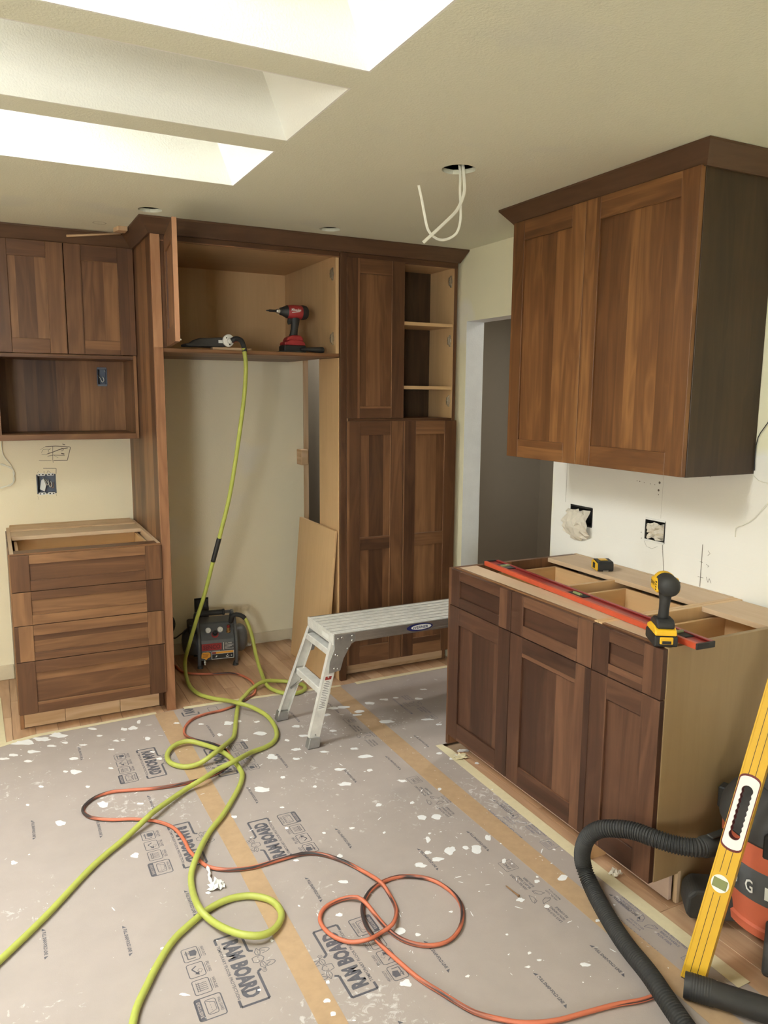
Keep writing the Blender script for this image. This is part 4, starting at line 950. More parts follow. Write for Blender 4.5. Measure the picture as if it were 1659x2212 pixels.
# ------------------------------------------------------------------ on the base cabinets
c = thing('spirit_level', 'long red I-beam spirit level lying across the open base cabinets', 'level', (1.905, 2.150, .8775), (0, 0, math.radians(90 - 3.6)))
LL = .612
for s in (-1, 1):
    bm = bmesh.new(); bm_prism(bm, [(s * .0365, 0), (s * .0365, .019), (s * .0235, .019), (s * .0235, .0155), (s * .0285, .0140), (s * .0285, .006), (s * .0235, .0045), (s * .0235, 0)], 'x', -LL, LL); finish(bm, 'flange', 'red_bright' if s > 0 else 'red_paint', c, bevel=.0006)
for a, b in ((-LL, -.545), (-.455, -.04), (.04, .455), (.545, LL)):
    pbox('web', 'red_paint', c, a, b, -.0285, .0285, .008, .0128, 0)
for x in (-.50, 0, .50):
    v = pbox('vial_frame', 'black', c, x - .044, x + .044, -.0280, .0280, .0055, .0165, .002)
    plathe('vial', 'vial', v, [(-.022, .006), (-.020, .0072), (.020, .0072), (.022, .006)], (x, 0, .0165), (1, 0, 0) if x == 0 else (0, 1, 0), 12)
for s in (-1, 1): pbox('end_cap', 'black', c, s * LL if s > 0 else -LL - .006, LL + .006 if s > 0 else -LL, -.0370, .0370, -.0003, .0195, .0015)
c = thing('tape_measure', 'black and yellow tape measure on the back rail of the base cabinet', 'tape measure', (2.325, 2.475, .8767), (0, 0, math.radians(-112)))
pprism('case', 'black', c, [(-.037, 0), (.036, 0), (.040, .006), (.040, .030), (.034, .042), (-.020, .046), (-.037, .040), (-.041, .030), (-.041, .006)], 'y', -.033, .0355, .006, 2)
for y0, y1 in ((-.0370, -.0332),): pprism('side_plate', 'yellow', c, [(-.035, .003), (.035, .003), (.038, .010), (.036, .036), (-.018, .044), (-.036, .036)], 'y', y0, y1, .002)
pbox('lock_button', 'black', c, -.012, .012, -.0395, -.0372, .010, .034, .001)
pbox('top_badge', 'yellow', c, -.020, .018, -.016, .018, .0445, .0462, .001)
pbox('blade_hook', 'steel', c, .0402, .0420, -.012, .012, -.0005, .006, .0003)

# ------------------------------------------------------------------ loose sheet and block in the refrigerator opening
bm = bmesh.new()
TH = .016
for y0, y1 in ((3.865, 4.415),):
    A = [(1.596, .0015), (1.596 + TH, .0015), (1.679, .868), (1.679 - TH, .868)]
    bm_prism(bm, A, 'y', y0, y1)
o = finish(bm, 'plywood_sheet', 'maple', bevel=.001); tag(o, 'loose maple plywood sheet leaning against the pantry side', 'board')
bm = bmesh.new(); bm_box(bm, 1.752, 1.7985, YB - .090, YB - .0015, 1.168, 1.266)
o = finish(bm, 'wood_block', 'pine', grain='x', bevel=.003); tag(o, 'short pine block fixed to the wall corner in the opening', 'wood')

# ------------------------------------------------------------------ yellow level leaning at the vacuum
ax = Vector((.310, .005, .951)).normalized()
wv = Vector((.40, -.916, 0)); wv = (wv - ax * wv.dot(ax)).normalized(); nv = wv.cross(ax).normalized()
if nv.x > 0: nv = -nv
lm = Matrix((wv, nv, ax)).transposed().to_4x4(); base = Vector((1.650, 1.318, .012)); lm.translation = base
c = thing('spirit_level', 'yellow box spirit level with white hand hole leaning beside the shop vacuum', 'level')
c.matrix_world = lm
LW, LT, LH = .030, .015, 1.00
hz0, hz1 = .40, .58
def lbox(nm, mat, x0, x1, z0, z1, bev=.0012): return pbox(nm, mat, c, x0, x1, -LT, LT, z0, z1, bev)
body = bmesh.new()
bm_box(body, -LW, LW, -LT, LT, 0, hz0); bm_box(body, -LW, LW, -LT, LT, hz1, LH)
bm_box(body, -LW, -LW + .0085, -LT, LT, hz0, hz1); bm_box(body, LW - .0085, LW, -LT, LT, hz0, hz1)
finish(body, 'beam', 'yellow_paint', c, bevel=0)
for s in (-1, 1):
    bm = bmesh.new(); 
    for x in (-LW, LW - .004): bm_box(bm, x, x + .004, s * LT - .0012, s * LT + .0012, 0, LH)
    finish(bm, 'edge_rib', 'yellow_paint', c)
bm = bmesh.new()
for x in (-.009, .009):
    for z0, z1 in ((.02, .255), (.315, hz0), (hz1, LH - .02)): bm_box(bm, x - .0007, x + .0007, LT - .0001, LT + .0004, z0, z1)
finish(bm, 'groove', 'black', c)
# hand hole: maroon rim, white liner with a finger grip edge
def stadium(hw, z0, z1, n=10, wave=0.0):
    pts = []
    r = hw
    for k in range(n + 1): a = math.pi * k / n; pts.append((r * math.cos(a), z1 - r + r * math.sin(a)))
    m = 16
    for k in range(1, m): z = z1 - r - (z1 - z0 - 2 * r) * k / m; pts.append((-r + wave * (k % 2), z))
    for k in range(n + 1): a = math.pi + math.pi * k / n; pts.append((r * math.cos(a), z0 + r + r * math.sin(a)))
    for k in range(1, m): z = z0 + r + (z1 - z0 - 2 * r) * k / m; pts.append((r - wave * (k % 2), z))
    return pts
def barrel(hw, z0, z1, sag, n=10):
    pts = []; m = 16
    for k in range(n + 1): a = math.pi * k / n; pts.append((hw * math.cos(a), z1 - sag + sag * math.sin(a)))
    for k in range(1, m): pts.append((-hw, z1 - sag - (z1 - z0 - 2 * sag) * k / m))
    for k in range(n + 1): a = math.pi + math.pi * k / n; pts.append((hw * math.cos(a), z0 + sag + sag * math.sin(a)))
    for k in range(1, m): pts.append((hw, z0 + sag + (z1 - z0 - 2 * sag) * k / m))
    return pts
def ring(bm, outer, inner, y0, y1):
    n = len(outer); assert n == len(inner)
    V = [[bm.verts.new((p[0], y, p[1])) for p in q] for q in (outer, inner) for y in (y0, y1)]
    for i in range(n):
        j = (i + 1) % n
        for a, b in ((0, 1), (1, 3), (3, 2), (2, 0)): bm.faces.new((V[a][i], V[a][j], V[b][j], V[b][i]))
bm = bmesh.new(); ring(bm, barrel(.0288, hz0 - .020, hz1 + .020, .016), barrel(.0262, hz0 - .014, hz1 + .014, .014), -LT - .0015, LT + .0015); finish(bm, 'grip_rim', 'maroon', c)
bm = bmesh.new(); ring(bm, barrel(.0262, hz0 - .014, hz1 + .014, .014), stadium(.0155, hz0 + .012, hz1 - .012, wave=.0028), -LT - .0008, LT + .0008); finish(bm, 'grip_liner', 'white', c)
bm = bmesh.new(); ring(bm, stadium(.0158, hz0 + .0115, hz1 - .0115, wave=.0028), stadium(.0146, hz0 + .0135, hz1 - .0135, wave=.0028), -LT + .003, LT - .003); finish(bm, 'grip_bore', 'maroon', c)
v = plathe('vial_frame', 'white', c, [(-LT - .0012, .024), (LT + .0012, .024)], (0, 0, .285), (0, 1, 0), 26)
pbox('vial', 'vial', v, -.019, .019, LT + .0008, LT + .0030, .272, .298, .002)
pbox('end_cap', 'black', c, -LW + .002, LW - .002, -LT + .002, LT - .002, -.004, .0005, .0005)

# ------------------------------------------------------------------ shop vacuum
VX, VY = 2.085, 1.352
c = thing('shop_vacuum', 'orange and black shop vacuum with ribbed hose beside the narrow base cabinet', 'vacuum', (VX, VY, 0))
plathe('drum', 'orange', c, [(.075, .155), (.085, .172), (.14, .180), (.30, .196), (.345, .198), (.355, .190)], (0, 0, 0), (0, 0, 1), 44)
bd = plathe('drum_band', 'grey_paint', c, [(.165, .1838), (.168, .1852), (.265, .1952), (.268, .1938)], (0, 0, 0), (0, 0, 1), 44)
for i, ch in enumerate('RIDGID'):
    a = math.radians(138 + i * 15); rr = .1925
    px_, py_ = rr * math.cos(a), rr * math.sin(a); tx = Vector((-math.sin(a), math.cos(a), 0))
    bm = bmesh.new(); bm_text(bm, ch, Vector((px_, py_, .195)) - tx * .014 + Vector((math.cos(a), math.sin(a), 0)) * .0035, tx, (.10 * math.cos(a), .10 * math.sin(a), 1), .042, .026, .02); flat(bm, 'lettering', 'white', bd, False)
plathe('base_ring', 'orange', c, [(.048, .150), (.055, .176), (.082, .180), (.088, .172)], (0, 0, 0), (0, 0, 1), 44)
plathe('lid', 'dusty', c, [(.348, .203), (.356, .208), (.392, .204), (.425, .185), (.452, .145), (.468, .098), (.474, .09)], (0, 0, 0), (0, 0, 1), 44)
plathe('motor_cap', 'dusty', c, [(.470, .105), (.478, .110), (.505, .104), (.520, .08), (.524, .02)], (0, 0, 0), (0, 0, 1), 32)
ptube('carry_handle', 'black', c, catmull([(-.075, -.06, .505), (-.065, -.05, .55), (.0, .0, .565), (.065, .05, .55), (.075, .06, .505)], .015), .011, 10)
for a in (200, 20, 110, 290):
    ca, sa = math.cos(math.radians(a)), math.sin(math.radians(a))
    bm = bmesh.new(); bm_box(bm, -.014, .014, -.022, .022, .33, .40)
    bmesh.ops.transform(bm, matrix=Matrix.Translation((.205 * ca, .205 * sa, 0)) @ Matrix.Rotation(math.radians(a), 4, 'Z'), verts=bm.verts[:]); finish(bm, 'latch', 'black', c, bevel=.004)
for a in (142, 214, 308, 38):
    ca, sa = math.cos(math.radians(a)), math.sin(math.radians(a))
    bm = bmesh.new(); bm_prism(bm, [(-.075, .035), (.070, .025), (.085, .045), (.083, .10), (.06, .125), (-.04, .130), (-.075, .11)], 'y', -.050, .050)
    bmesh.ops.transform(bm, matrix=Matrix.Translation((.215 * ca, .215 * sa, 0)) @ Matrix.Rotation(math.radians(a), 4, 'Z'), verts=bm.verts[:])
    h = finish(bm, 'caster_housing', 'dusty', c, bevel=.012, seg=3)
    wx, wy = .235 * ca, .235 * sa
    plathe('wheel', 'rubber', h, [(-.013, .018), (-.011, .026), (.011, .026), (.013, .018)], (wx, wy, .0275), (-sa, ca, .0), 18)
# inlet elbow, clip and the ribbed hose
ip = Vector((1.872 - VX, 1.432 - VY, .298))
plathe('inlet_port', 'dusty', c, [(-.03, .034), (.0, .034), (.01, .030), (.035, .030)], ip + Vector((.035, -.005, 0)), (-1, .12, 0), 22)
pbox('inlet_clip', 'black', c, ip.x - .055, ip.x + .02, ip.y - .012, ip.y + .012, .334, .341, .002)
VH = [(1.872, 1.432, .298), (1.84, 1.437, .300), (1.784, 1.45, .302), (1.744, 1.49, .300), (1.712, 1.535, .303), (1.688, 1.60, .299), (1.662, 1.65, .287), (1.640, 1.70, .262), (1.636, 1.745, .210), (1.655, 1.785, .130), (1.670, 1.790, .070), (1.662, 1.742, .032), (1.626, 1.655, .0285), (1.592, 1.565, .0285), (1.558, 1.472, .036), (1.527, 1.36, .0445), (1.496, 1.243, .036), (1.47, 1.13, .0285), (1.45, 1.0, .0285)]
P = catmull(VH, .0012)
# resample evenly, three rings per rib
acc = [0.0]
for a, b in zip(P, P[1:]): acc.append(acc[-1] + (b - a).length)
pitch, k, PP, RR = .0085, 0, [], []
tot = acc[-1]; nr = int(tot / pitch * 4)
for i in range(nr):
    s = tot * i / nr
    while k < len(acc) - 2 and acc[k + 1] < s: k += 1
    t = (s - acc[k]) / max(acc[k + 1] - acc[k], 1e-9); PP.append(P[k].lerp(P[k + 1], t)); RR.append((.0272, .0272, .0238, .0238)[i % 4] if s > .055 else .0275 + .0012 * (i % 4 < 2))
bm = bmesh.new(); bm_tube(bm, PP, RR, 18)
for f in bm.faces: f.smooth = False
o = finish(bm, 'hose', 'rubber', c, inv=INV[c.name])
plathe('hose_cuff', 'rubber', c, [(-.030, .0305), (-.026, .032), (.020, .031), (.024, .029)], Vector((1.828 - VX, 1.4405 - VY, .3005)), (-1, .15, 0), 20)
# extension wand on the floor
c = thing('vacuum_wand', 'black plastic vacuum extension tube lying on the floor below the yellow level', 'tube', (1.595, 1.300, .0350), (0, 0, math.atan2(-.165, .125)))
bm = bmesh.new(); bm_lathe(bm, [(0, .028), (.0, .0325), (.004, .0335), (.075, .0335), (.078, .0320), (.70, .0310), (.70, .027), (.0, .027)], (0, 0, 0), (1, 0, 0), 26, caps=False)
smooth_by_angle(finish(bm, 'tube', 'rubber', c), 35)
for k in range(8): plathe('cuff_rib', 'rubber', c, [(.016 + k * .007, .0336), (.0175 + k * .007, .0343), (.0195 + k * .007, .0343), (.021 + k * .007, .0336)], (0, 0, 0), (1, 0, 0), 26)
# ------------------------------------------------------------------ printing on the floor sheets
ZI = .00165
class Print:
    """local frame on the floor: b = reading direction, t = towards the top of the letters"""
    def __init__(self, ox, oy, flip):
        self.o = Vector((ox, oy, ZI)); s = -1 if flip else 1
        self.b = Vector((0, -1 * s, 0)); self.t = Vector((1 * s, 0, 0)); self.bm = bmesh.new()
    def p(self, b, t): return self.o + self.b * b + self.t * t
    def line(self, a, c, w): bm_line(self.bm, self.p(*a), self.p(*c), w)
    def poly(self, pts, w):
        for a, c in zip(pts, pts[1:]): self.line(a, c, w)
    def loop(self, pts, w): self.poly(list(pts) + [pts[0]], w)
    def fill(self, pts): self.bm.faces.new([self.bm.verts.new(self.p(*q)) for q in pts])
    def text(self, s, b, t, h, w=None, bold=0.0): bm_text(self.bm, s, self.p(b, t), self.b, self.t, h, w, bold)
    def rrect(self, b0, t0, b1, t1, w, r=.006):
        pts = []
        for cx, cy, a0 in ((b1 - r, t1 - r, 0), (b0 + r, t1 - r, 90), (b0 + r, t0 + r, 180), (b1 - r, t0 + r, 270)):
            for k in range(4): a = math.radians(a0 + k * 30); pts.append((cx + r * math.cos(a), cy + r * math.sin(a)))
        self.loop(pts, w)
    def done(self, name, parent, mat='ink'): return flat(self.bm, name, mat, parent, False)
def logo(sheet, x, y, flip, mat='ink'):
    """bracketed brand, horned-head mark on top and four handling icons below; starts at y, letters stand on x"""
    P = Print(x, y, flip); L = .285
    P.text('RAM BOARD', .022, .010, .046, L - .044, .075)
    P.text('TEMPORARY FLOOR PROTECTION', .030, -.010, .0095, L - .060, .02)
    P.poly([(.026, -.008), (0, -.008), (0, .070), (.088, .070), (.094, .082)], .0075)
    P.poly([(L - .026, -.008), (L, -.008), (L, .070), (.180, .070), (.172, .082)], .0075)
    # horned head outline: muzzle, brow, leaf ears, curled horns
    c0 = .132
    P.loop([(c0 - .009, .070), (c0 + .009, .070), (c0 + .013, .082), (c0 + .010, .098), (c0, .104), (c0 - .010, .098), (c0 - .013, .082)], .0020)
    for s in (-1, 1):
        P.poly([(c0 + s * (.012 + .020 * (1 - math.cos(a)) * .5 + .006), .104 + .019 * math.sin(a * 1.15) + .004 * a) for a in [k * .42 for k in range(13)]], .0020)
        P.loop([(c0 + s * .014, .096), (c0 + s * .028, .101), (c0 + s * .044, .094), (c0 + s * .030, .084), (c0 + s * .018, .086)], .0019)
        P.line((c0 + s * .016, .092), (c0 + s * .038, .094), .0012)
        P.line((c0 + s * .004, .086), (c0 + s * .009, .089), .0018)
    P.rrect(.176, .084, .188, .096, .0014, .0055); P.text('R', .1795, .087, .006)
    # icons
    t0, t1 = -.108, -.062
    for i, cap in enumerate(('HEAVY-DUTY', 'SPILL GUARD', 'VAPOR-CURE')):
        b0 = .000 + i * .068
        P.rrect(b0, t0, b0 + .056, t1, .0024)
        P.text(cap, b0 + .006, t1 + .009, .0085, .044, .02)
        P.line((b0 + .008, t1 + .005), (b0 + .048, t1 + .005), .0012)
        m0 = b0 + .028
        if i == 0:
            P.fill([(m0 - .016, t0 + .020), (m0 + .006, t0 + .020), (m0 + .010, t0 + .036), (m0 - .004, t0 + .042), (m0 - .016, t0 + .038)])
            P.poly([(m0 - .018, t0 + .012), (m0 + .018, t0 + .012), (m0 + .018, t0 + .034)], .0032); P.rrect(m0 - .012, t0 + .008, m0 - .002, t0 + .018, .0018, .0045)
        elif i == 1:
            P.poly([(m0 - .016, t0 + .026), (m0 - .006, t0 + .012), (m0 + .014, t0 + .024)], .0036); P.fill([(m0 + .008, t0 + .030), (m0 + .022, t0 + .028), (m0 + .014, t0 + .016)])
            P.loop([(m0 + .004, t0 + .040), (m0 + .014, t0 + .034), (m0 + .004, t0 + .026), (m0 - .003, t0 + .033)], .0010)
        else:
            for q in range(5): P.poly([(m0 - .014 + q * .007 + .0012 * (j % 2), t0 + .008 + j * .005) for j in range(7)], .0018)
            for q in range(2): P.line((m0 - .018, t0 + .010 + q * .006), (m0 + .018, t0 + .010 + q * .006), .0016)
    b0, b1, u0, u1 = .206, .285, -.118, -.046
    P.rrect(b0, u0, b1, u1, .0034); P.fill([(b0 + .002, u0 + .001), (b1 - .002, u0 + .001), (b1 - .002, u0 + .017), (b0 + .002, u0 + .017)])
    P.rrect(b0 + .012, u0 + .026, b1 - .014, u1 - .018, .0022)
    P.poly([(b0 + .016, u0 + .029), (b0 + .026, u1 - .022), (b1 - .026, u1 - .022), (b1 - .018, u0 + .029)], .0014)
    for q in range(4): P.line((b0 + .022 + q * .009, u0 + .038), (b0 + .026 + q * .009, u0 + .038), .0010)
    P.text('WALL GUARD', b0 + .014, u1 - .012, .008, .050, .02)
    P.done('printed_logo', sheet, mat)
    Q = Print(x, y, flip); Q.o.z += .0002; Q.text('EXCLUSIVE', b0 + .010, u0 + .0045, .009, .058, .03); Q.done('printed_word', sheet, 'ramboard')
for y in (4.145, 3.455, 2.760, 2.080, 1.395, .71):
    if y < 3.7: logo(SHEET1, .508, y, False)
for y in (1.695, 2.368, 3.050, 3.715 - .10):
    if y < 3.4: logo(SHEET2, .848, y, True)
# the piece of a logo that shows at the edge of the middle sheet
P = Print(.848, 3.742, True); P.text('RAM', .022, .010, .046, .075, .075); P.poly([(.05, .070), (0, .070), (0, -.008), (.026, -.008)], .0075); P.rrect(0, -.108, .056, -.062, .0024); P.done('printed_logo', SHEET2)

def fold_line(sheet, x, y0, y1, flip=False):
    P = Print(x, max(y0, y1), False); L = abs(y1 - y0)
    P.fill([(0, -.005), (.012, -.006), (.012, .006)] if not flip else [(0, .006), (.012, .006), (.006, -.006)])
    P.text('FULL SNAP-FOLD LINE', .018, -.0045, .010, L - .036, .05)
    P.fill([(L, -.005), (L - .012, -.006), (L - .012, .006)])
    P.done('fold_print', sheet)
for sh, x, mid in ((SHEET1, .047, 2.29), (SHEET1, .268, 2.195), (SHEET1, .476, 2.283), (SHEET2, .857, 2.172), (SHEET2, 1.066, 2.40), (SHEET2, 1.281, 2.150), (SHEET2, 1.502, 2.165)):
    for k in range(-1, 3):
        if mid + .672 * k < 3.6: fold_line(sh, x, mid + .672 * k + .072, mid + .672 * k - .072)
for y in (3.02, 2.36, 1.70): fold_line(SHEET3, 1.722, y + .02, y - .12)
def recycle_block(sheet, x, y, flip, mat='ink_soft', web=True):
    P = Print(x, y, flip)
    for i, s in enumerate(('LAYS OUT FAST', 'NON-STAINING', 'RE-USABLE')): P.text(s, .0 + .004 * i, .022 - i * .015, .009, .082 - .012 * i, .03)
    for i, s in enumerate(('100% RECYCLABLE', 'BREATHABLE', 'FLEX-FIBER')): P.text(s, .175 + .002 * i, .022 - i * .015, .009, .092 - .018 * i, .03)
    for i, s in enumerate(('100% RECYCLED', 'MADE IN U.S.A.')): P.text(s, .088, -.032 - i * .012, .007, .060, .02)
    cx, cy, r = .128, .014, .033
    for k in range(3):
        a = math.radians(90 + k * 120)
        def q(da, rr): return (cx + rr * math.cos(a + math.radians(da)), cy + rr * math.sin(a + math.radians(da)))
        P.loop([q(-42, r), q(10, r * 1.05), q(30, r * 1.12), q(34, r * .62), q(14, r * .52), q(-30, r * .55)], .0017)
        P.poly([q(8, r * .52), q(20, r * .8), q(30, r * 1.12)], .0015)
    P.done('printed_block', sheet, mat)
    P = Print(x, y, flip); P.rrect(.285, -.022, .340, .028, .0016, .002); P.text('FSC', .293, .004, .011, .034, .03)
    for i in range(4): P.line((.292, -.004 - i * .004), (.330 - .004 * (i % 2), -.004 - i * .004), .0012)
    P.done('printed_mark', sheet, mat)
    if web:
        P = Print(x, y, flip); P.text('WWW.RAMBOARD.COM', .02, -.072, .013, .215, .02); P.done('printed_address', sheet, mat)
for y in (2.640 - .31, 1.970 - .31, 3.31 - .31): recycle_block(SHEET2, 1.515, y + .02, True, 'ink', False)
for y in (3.50, 2.345, 1.690): recycle_block(SHEET3, 1.722 if y < 3 else 1.90, y, False)

# ------------------------------------------------------------------ paint spots
SPOTS = [(0.525,3.714,0.024,-0.012,0.004,0.03),(0.484,3.717,0.018,-0.009,0.003,0.019),(0.563,3.773,0.009,-0.005,0.005,0.028),(0.567,3.558,0.014,-0.007,0.004,0.023),(0.43,3.603,0.016,-0.008,0.002,0.018),(0.885,3.453,0.012,-0.006,0.005,0.02),(0.959,3.563,0.027,-0.013,0.009,0.032),(1.006,3.564,0.015,-0.007,0.006,0.021),(0.835,3.611,0.014,-0.007,0.004,0.016),(0.726,3.676,0.014,-0.007,0.003,0.013),(1.057,3.386,0.032,-0.015,0.008,0.025),(1.033,3.123,0.026,-0.013,0.011,0.032),(0.907,2.87,0.031,-0.015,0.007,0.022),(0.231,3.367,0.025,-0.013,0.003,0.03),(0.19,3.387,0.012,-0.006,0.001,0.013),(0.302,3.037,0.021,-0.01,0.004,0.03),(0.436,2.976,0.013,-0.007,0.002,0.012),(0.139,2.961,0.024,-0.011,0.002,0.028),(0.357,2.627,0.016,-0.008,0.003,0.02),(0.743,2.719,0.01,-0.005,0.004,0.013),(-0.024,2.766,0.011,-0.005,0.0,0.015),(1.397,2.395,0.022,-0.011,0.014,0.026),(1.45,2.369,0.021,-0.011,0.01,0.017),(1.3,2.182,0.012,-0.006,0.007,0.012),(1.237,2.128,0.021,-0.011,0.007,0.012),(1.305,2.133,0.025,-0.012,0.009,0.015),(1.377,2.159,0.021,-0.01,0.017,0.027),(1.466,2.125,0.019,-0.009,0.017,0.027),(1.34,2.252,0.009,-0.005,0.012,0.021),(1.366,2.286,0.007,-0.003,0.004,0.007),(1.434,2.147,0.011,-0.005,0.008,0.012),(1.236,2.137,0.015,-0.007,0.005,0.009),(1.515,2.021,0.008,-0.005,0.011,0.015),(1.546,2.164,0.01,-0.005,0.016,0.022),(1.567,2.547,0.009,-0.004,0.007,0.011),(1.763,2.451,0.01,-0.004,0.008,0.011),(1.636,1.853,0.018,-0.009,0.013,0.016),(0.958,2.165,0.018,-0.009,0.005,0.012),(0.882,2.019,0.014,-0.007,0.004,0.01),(1.019,1.868,0.016,-0.007,0.009,0.017),(1.061,1.83,0.009,-0.005,0.005,0.009),(0.932,1.675,0.017,-0.009,0.009,0.016),(0.712,1.716,0.009,-0.005,0.005,0.011),(0.71,1.666,0.009,-0.004,0.004,0.01),(0.74,1.776,0.006,-0.003,0.003,0.007),(0.654,2.002,0.005,-0.002,0.002,0.008),(0.373,1.908,0.016,-0.009,0.001,0.008),(1.205,1.874,0.008,-0.004,0.004,0.006),(1.431,1.506,0.015,-0.008,0.007,0.008),(1.438,1.824,0.013,-0.006,0.008,0.012),(1.314,1.617,0.006,-0.003,0.006,0.007),(0.56,1.833,0.007,-0.004,0.002,0.005),(1.009,2.303,0.011,-0.005,0.006,0.013),(0.908,2.865,0.026,-0.012,0.005,0.015),(1.284,2.548,0.012,-0.006,0.007,0.013),(1.462,2.676,0.019,-0.01,0.007,0.012),(1.417,2.945,0.034,-0.016,0.009,0.019),(1.403,3.039,0.021,-0.01,0.005,0.013),(1.265,2.885,0.023,-0.012,0.007,0.015),(1.231,2.758,0.029,-0.014,0.007,0.016),(1.379,2.82,0.011,-0.006,0.008,0.015),(1.412,2.505,0.009,-0.004,0.007,0.012),(1.671,3.235,0.036,-0.017,0.01,0.02),(1.571,3.377,0.028,-0.013,0.007,0.016),(1.499,3.509,0.033,-0.016,0.01,0.022),(1.433,3.444,0.021,-0.01,0.007,0.016),(1.548,3.499,0.043,-0.021,0.008,0.019),(1.599,3.408,0.026,-0.012,0.009,0.019),(1.7,3.479,0.033,-0.016,0.009,0.02),(1.789,3.492,0.024,-0.012,0.008,0.017),(1.963,3.422,0.022,-0.011,0.008,0.014),(1.873,3.168,0.031,-0.015,0.008,0.015),(1.89,3.093,0.013,-0.006,0.007,0.011),(1.856,3.487,0.014,-0.006,0.006,0.012),(2.051,3.525,0.02,-0.01,0.006,0.012),(1.247,3.381,0.02,-0.01,0.006,0.018),(1.24,3.269,0.024,-0.011,0.007,0.017),(1.39,3.253,0.016,-0.008,0.006,0.015),(1.359,3.356,0.021,-0.01,0.006,0.015),(1.154,3.256,0.017,-0.008,0.005,0.014),(1.159,3.147,0.025,-0.012,0.007,0.018),(1.265,3.07,0.023,-0.011,0.006,0.015),(1.127,3.062,0.015,-0.007,0.005,0.012),(1.845,2.803,0.025,-0.013,0.012,0.017),(1.792,2.778,0.019,-0.01,0.007,0.011),(1.909,2.861,0.016,-0.007,0.008,0.013),(1.754,2.756,0.011,-0.005,0.007,0.012),(1.735,2.826,0.013,-0.007,0.007,0.011),(1.833,2.669,0.011,-0.005,0.007,0.011),(0.031,3.781,0.058,-0.029,0.002,0.042),(0.12,3.77,0.039,-0.019,0.002,0.032),(0.183,3.811,0.026,-0.012,0.002,0.022),(0.075,3.65,0.033,-0.017,0.001,0.025),(-0.001,3.652,0.024,-0.012,0.0,0.02),(0.154,3.678,0.023,-0.011,0.001,0.018),(0.214,3.686,0.016,-0.007,0.001,0.016),(-0.039,3.631,0.022,-0.011,0.0,0.019),(0.237,3.496,0.019,-0.009,0.002,0.016),(0.052,3.562,0.018,-0.009,0.0,0.014),(0.348,3.788,0.022,-0.01,0.002,0.017),(0.368,3.693,0.018,-0.008,0.002,0.016),(0.289,3.623,0.017,-0.008,0.001,0.015),(0.398,3.518,0.013,-0.006,0.001,0.012),(0.201,3.775,0.049,-0.024,0.002,0.027),(1.547,1.877,0.01,-0.004,0.006,0.008),(1.492,1.76,0.009,-0.005,0.007,0.009),(1.302,1.711,0.005,-0.003,0.003,0.004),(1.102,1.621,0.007,-0.003,0.004,0.006),(1.276,1.574,0.01,-0.004,0.004,0.005),(1.323,1.581,0.007,-0.003,0.004,0.005),(1.593,1.636,0.009,-0.004,0.005,0.006),(0.86,2.346,0.01,-0.005,0.003,0.008),(0.934,2.7,0.01,-0.004,0.004,0.01),(0.539,2.307,0.009,-0.004,0.003,0.011),(0.314,2.041,0.008,-0.004,0.001,0.008),(0.353,2.114,0.007,-0.003,0.002,0.006),(0.459,3.594,0.012,-0.006,0.002,0.013),(0.579,3.329,0.013,-0.006,0.003,0.014),(0.762,3.447,0.012,-0.006,0.003,0.012),(0.977,3.342,0.014,-0.007,0.004,0.014),(1.089,3.517,0.013,-0.006,0.005,0.014),(1.015,2.929,0.012,-0.006,0.005,0.014),(1.11,2.796,0.009,-0.004,0.004,0.011),(1.12,2.445,0.009,-0.005,0.003,0.009),(1.215,2.364,0.007,-0.004,0.005,0.008),(1.014,2.463,0.006,-0.003,0.003,0.008),(0.9,2.553,0.008,-0.004,0.003,0.009),(0.373,3.334,0.011,-0.005,0.001,0.011),(0.564,3.411,0.011,-0.005,0.002,0.012),(0.093,3.293,0.012,-0.006,0.001,0.013),(0.036,3.16,0.008,-0.004,0.0,0.011),(0.265,3.209,0.01,-0.005,0.001,0.013)]
def blob(bm, x, y, ax, ay, bx, by, rr, z):
    n = rr.choice((11, 13, 16)); ph = [rr.uniform(.45, 1.25) for _ in range(n)]
    ph = [(ph[i - 1] + 4 * ph[i] + ph[(i + 1) % n]) / 6 for i in range(n)]
    V = []
    for k in range(n):
        t = 2 * math.pi * k / n
        V.append(bm.verts.new((x + (ax * math.cos(t) + bx * math.sin(t)) * ph[k], y + (ay * math.cos(t) + by * math.sin(t)) * ph[k], z)))
    top = bm.verts.new((x, y, z + .0007))
    for k in range(n): bm.faces.new((V[k], V[(k + 1) % n], top))
rr = random.Random(11)
sheets = ((SHEET1, -9, .690), (SHEET2, .691, 1.609), (SHEET3, 1.61, 9))
clusters = [(0.05, 3.66, .22, .10, 70), (1.35, 3.25, .20, .18, 90), (1.42, 2.05, .10, .14, 50), (1.0, 3.1, .25, .25, 60), (1.75, 2.75, .09, .25, 40), (.55, 3.3, .35, .3, 70), (1.1, 2.2, .5, .6, 120), (.4, 2.4, .5, .7, 60), (1.9, 3.3, .35, .25, 50), (1.66, 2.1, .07, .8, 70), (1.2, 1.6, .35, .3, 50)]
pts = []
for cx, cy, sx, sy, n in clusters:
    for _ in range(n): pts.append((rr.gauss(cx, sx), rr.gauss(cy, sy)))
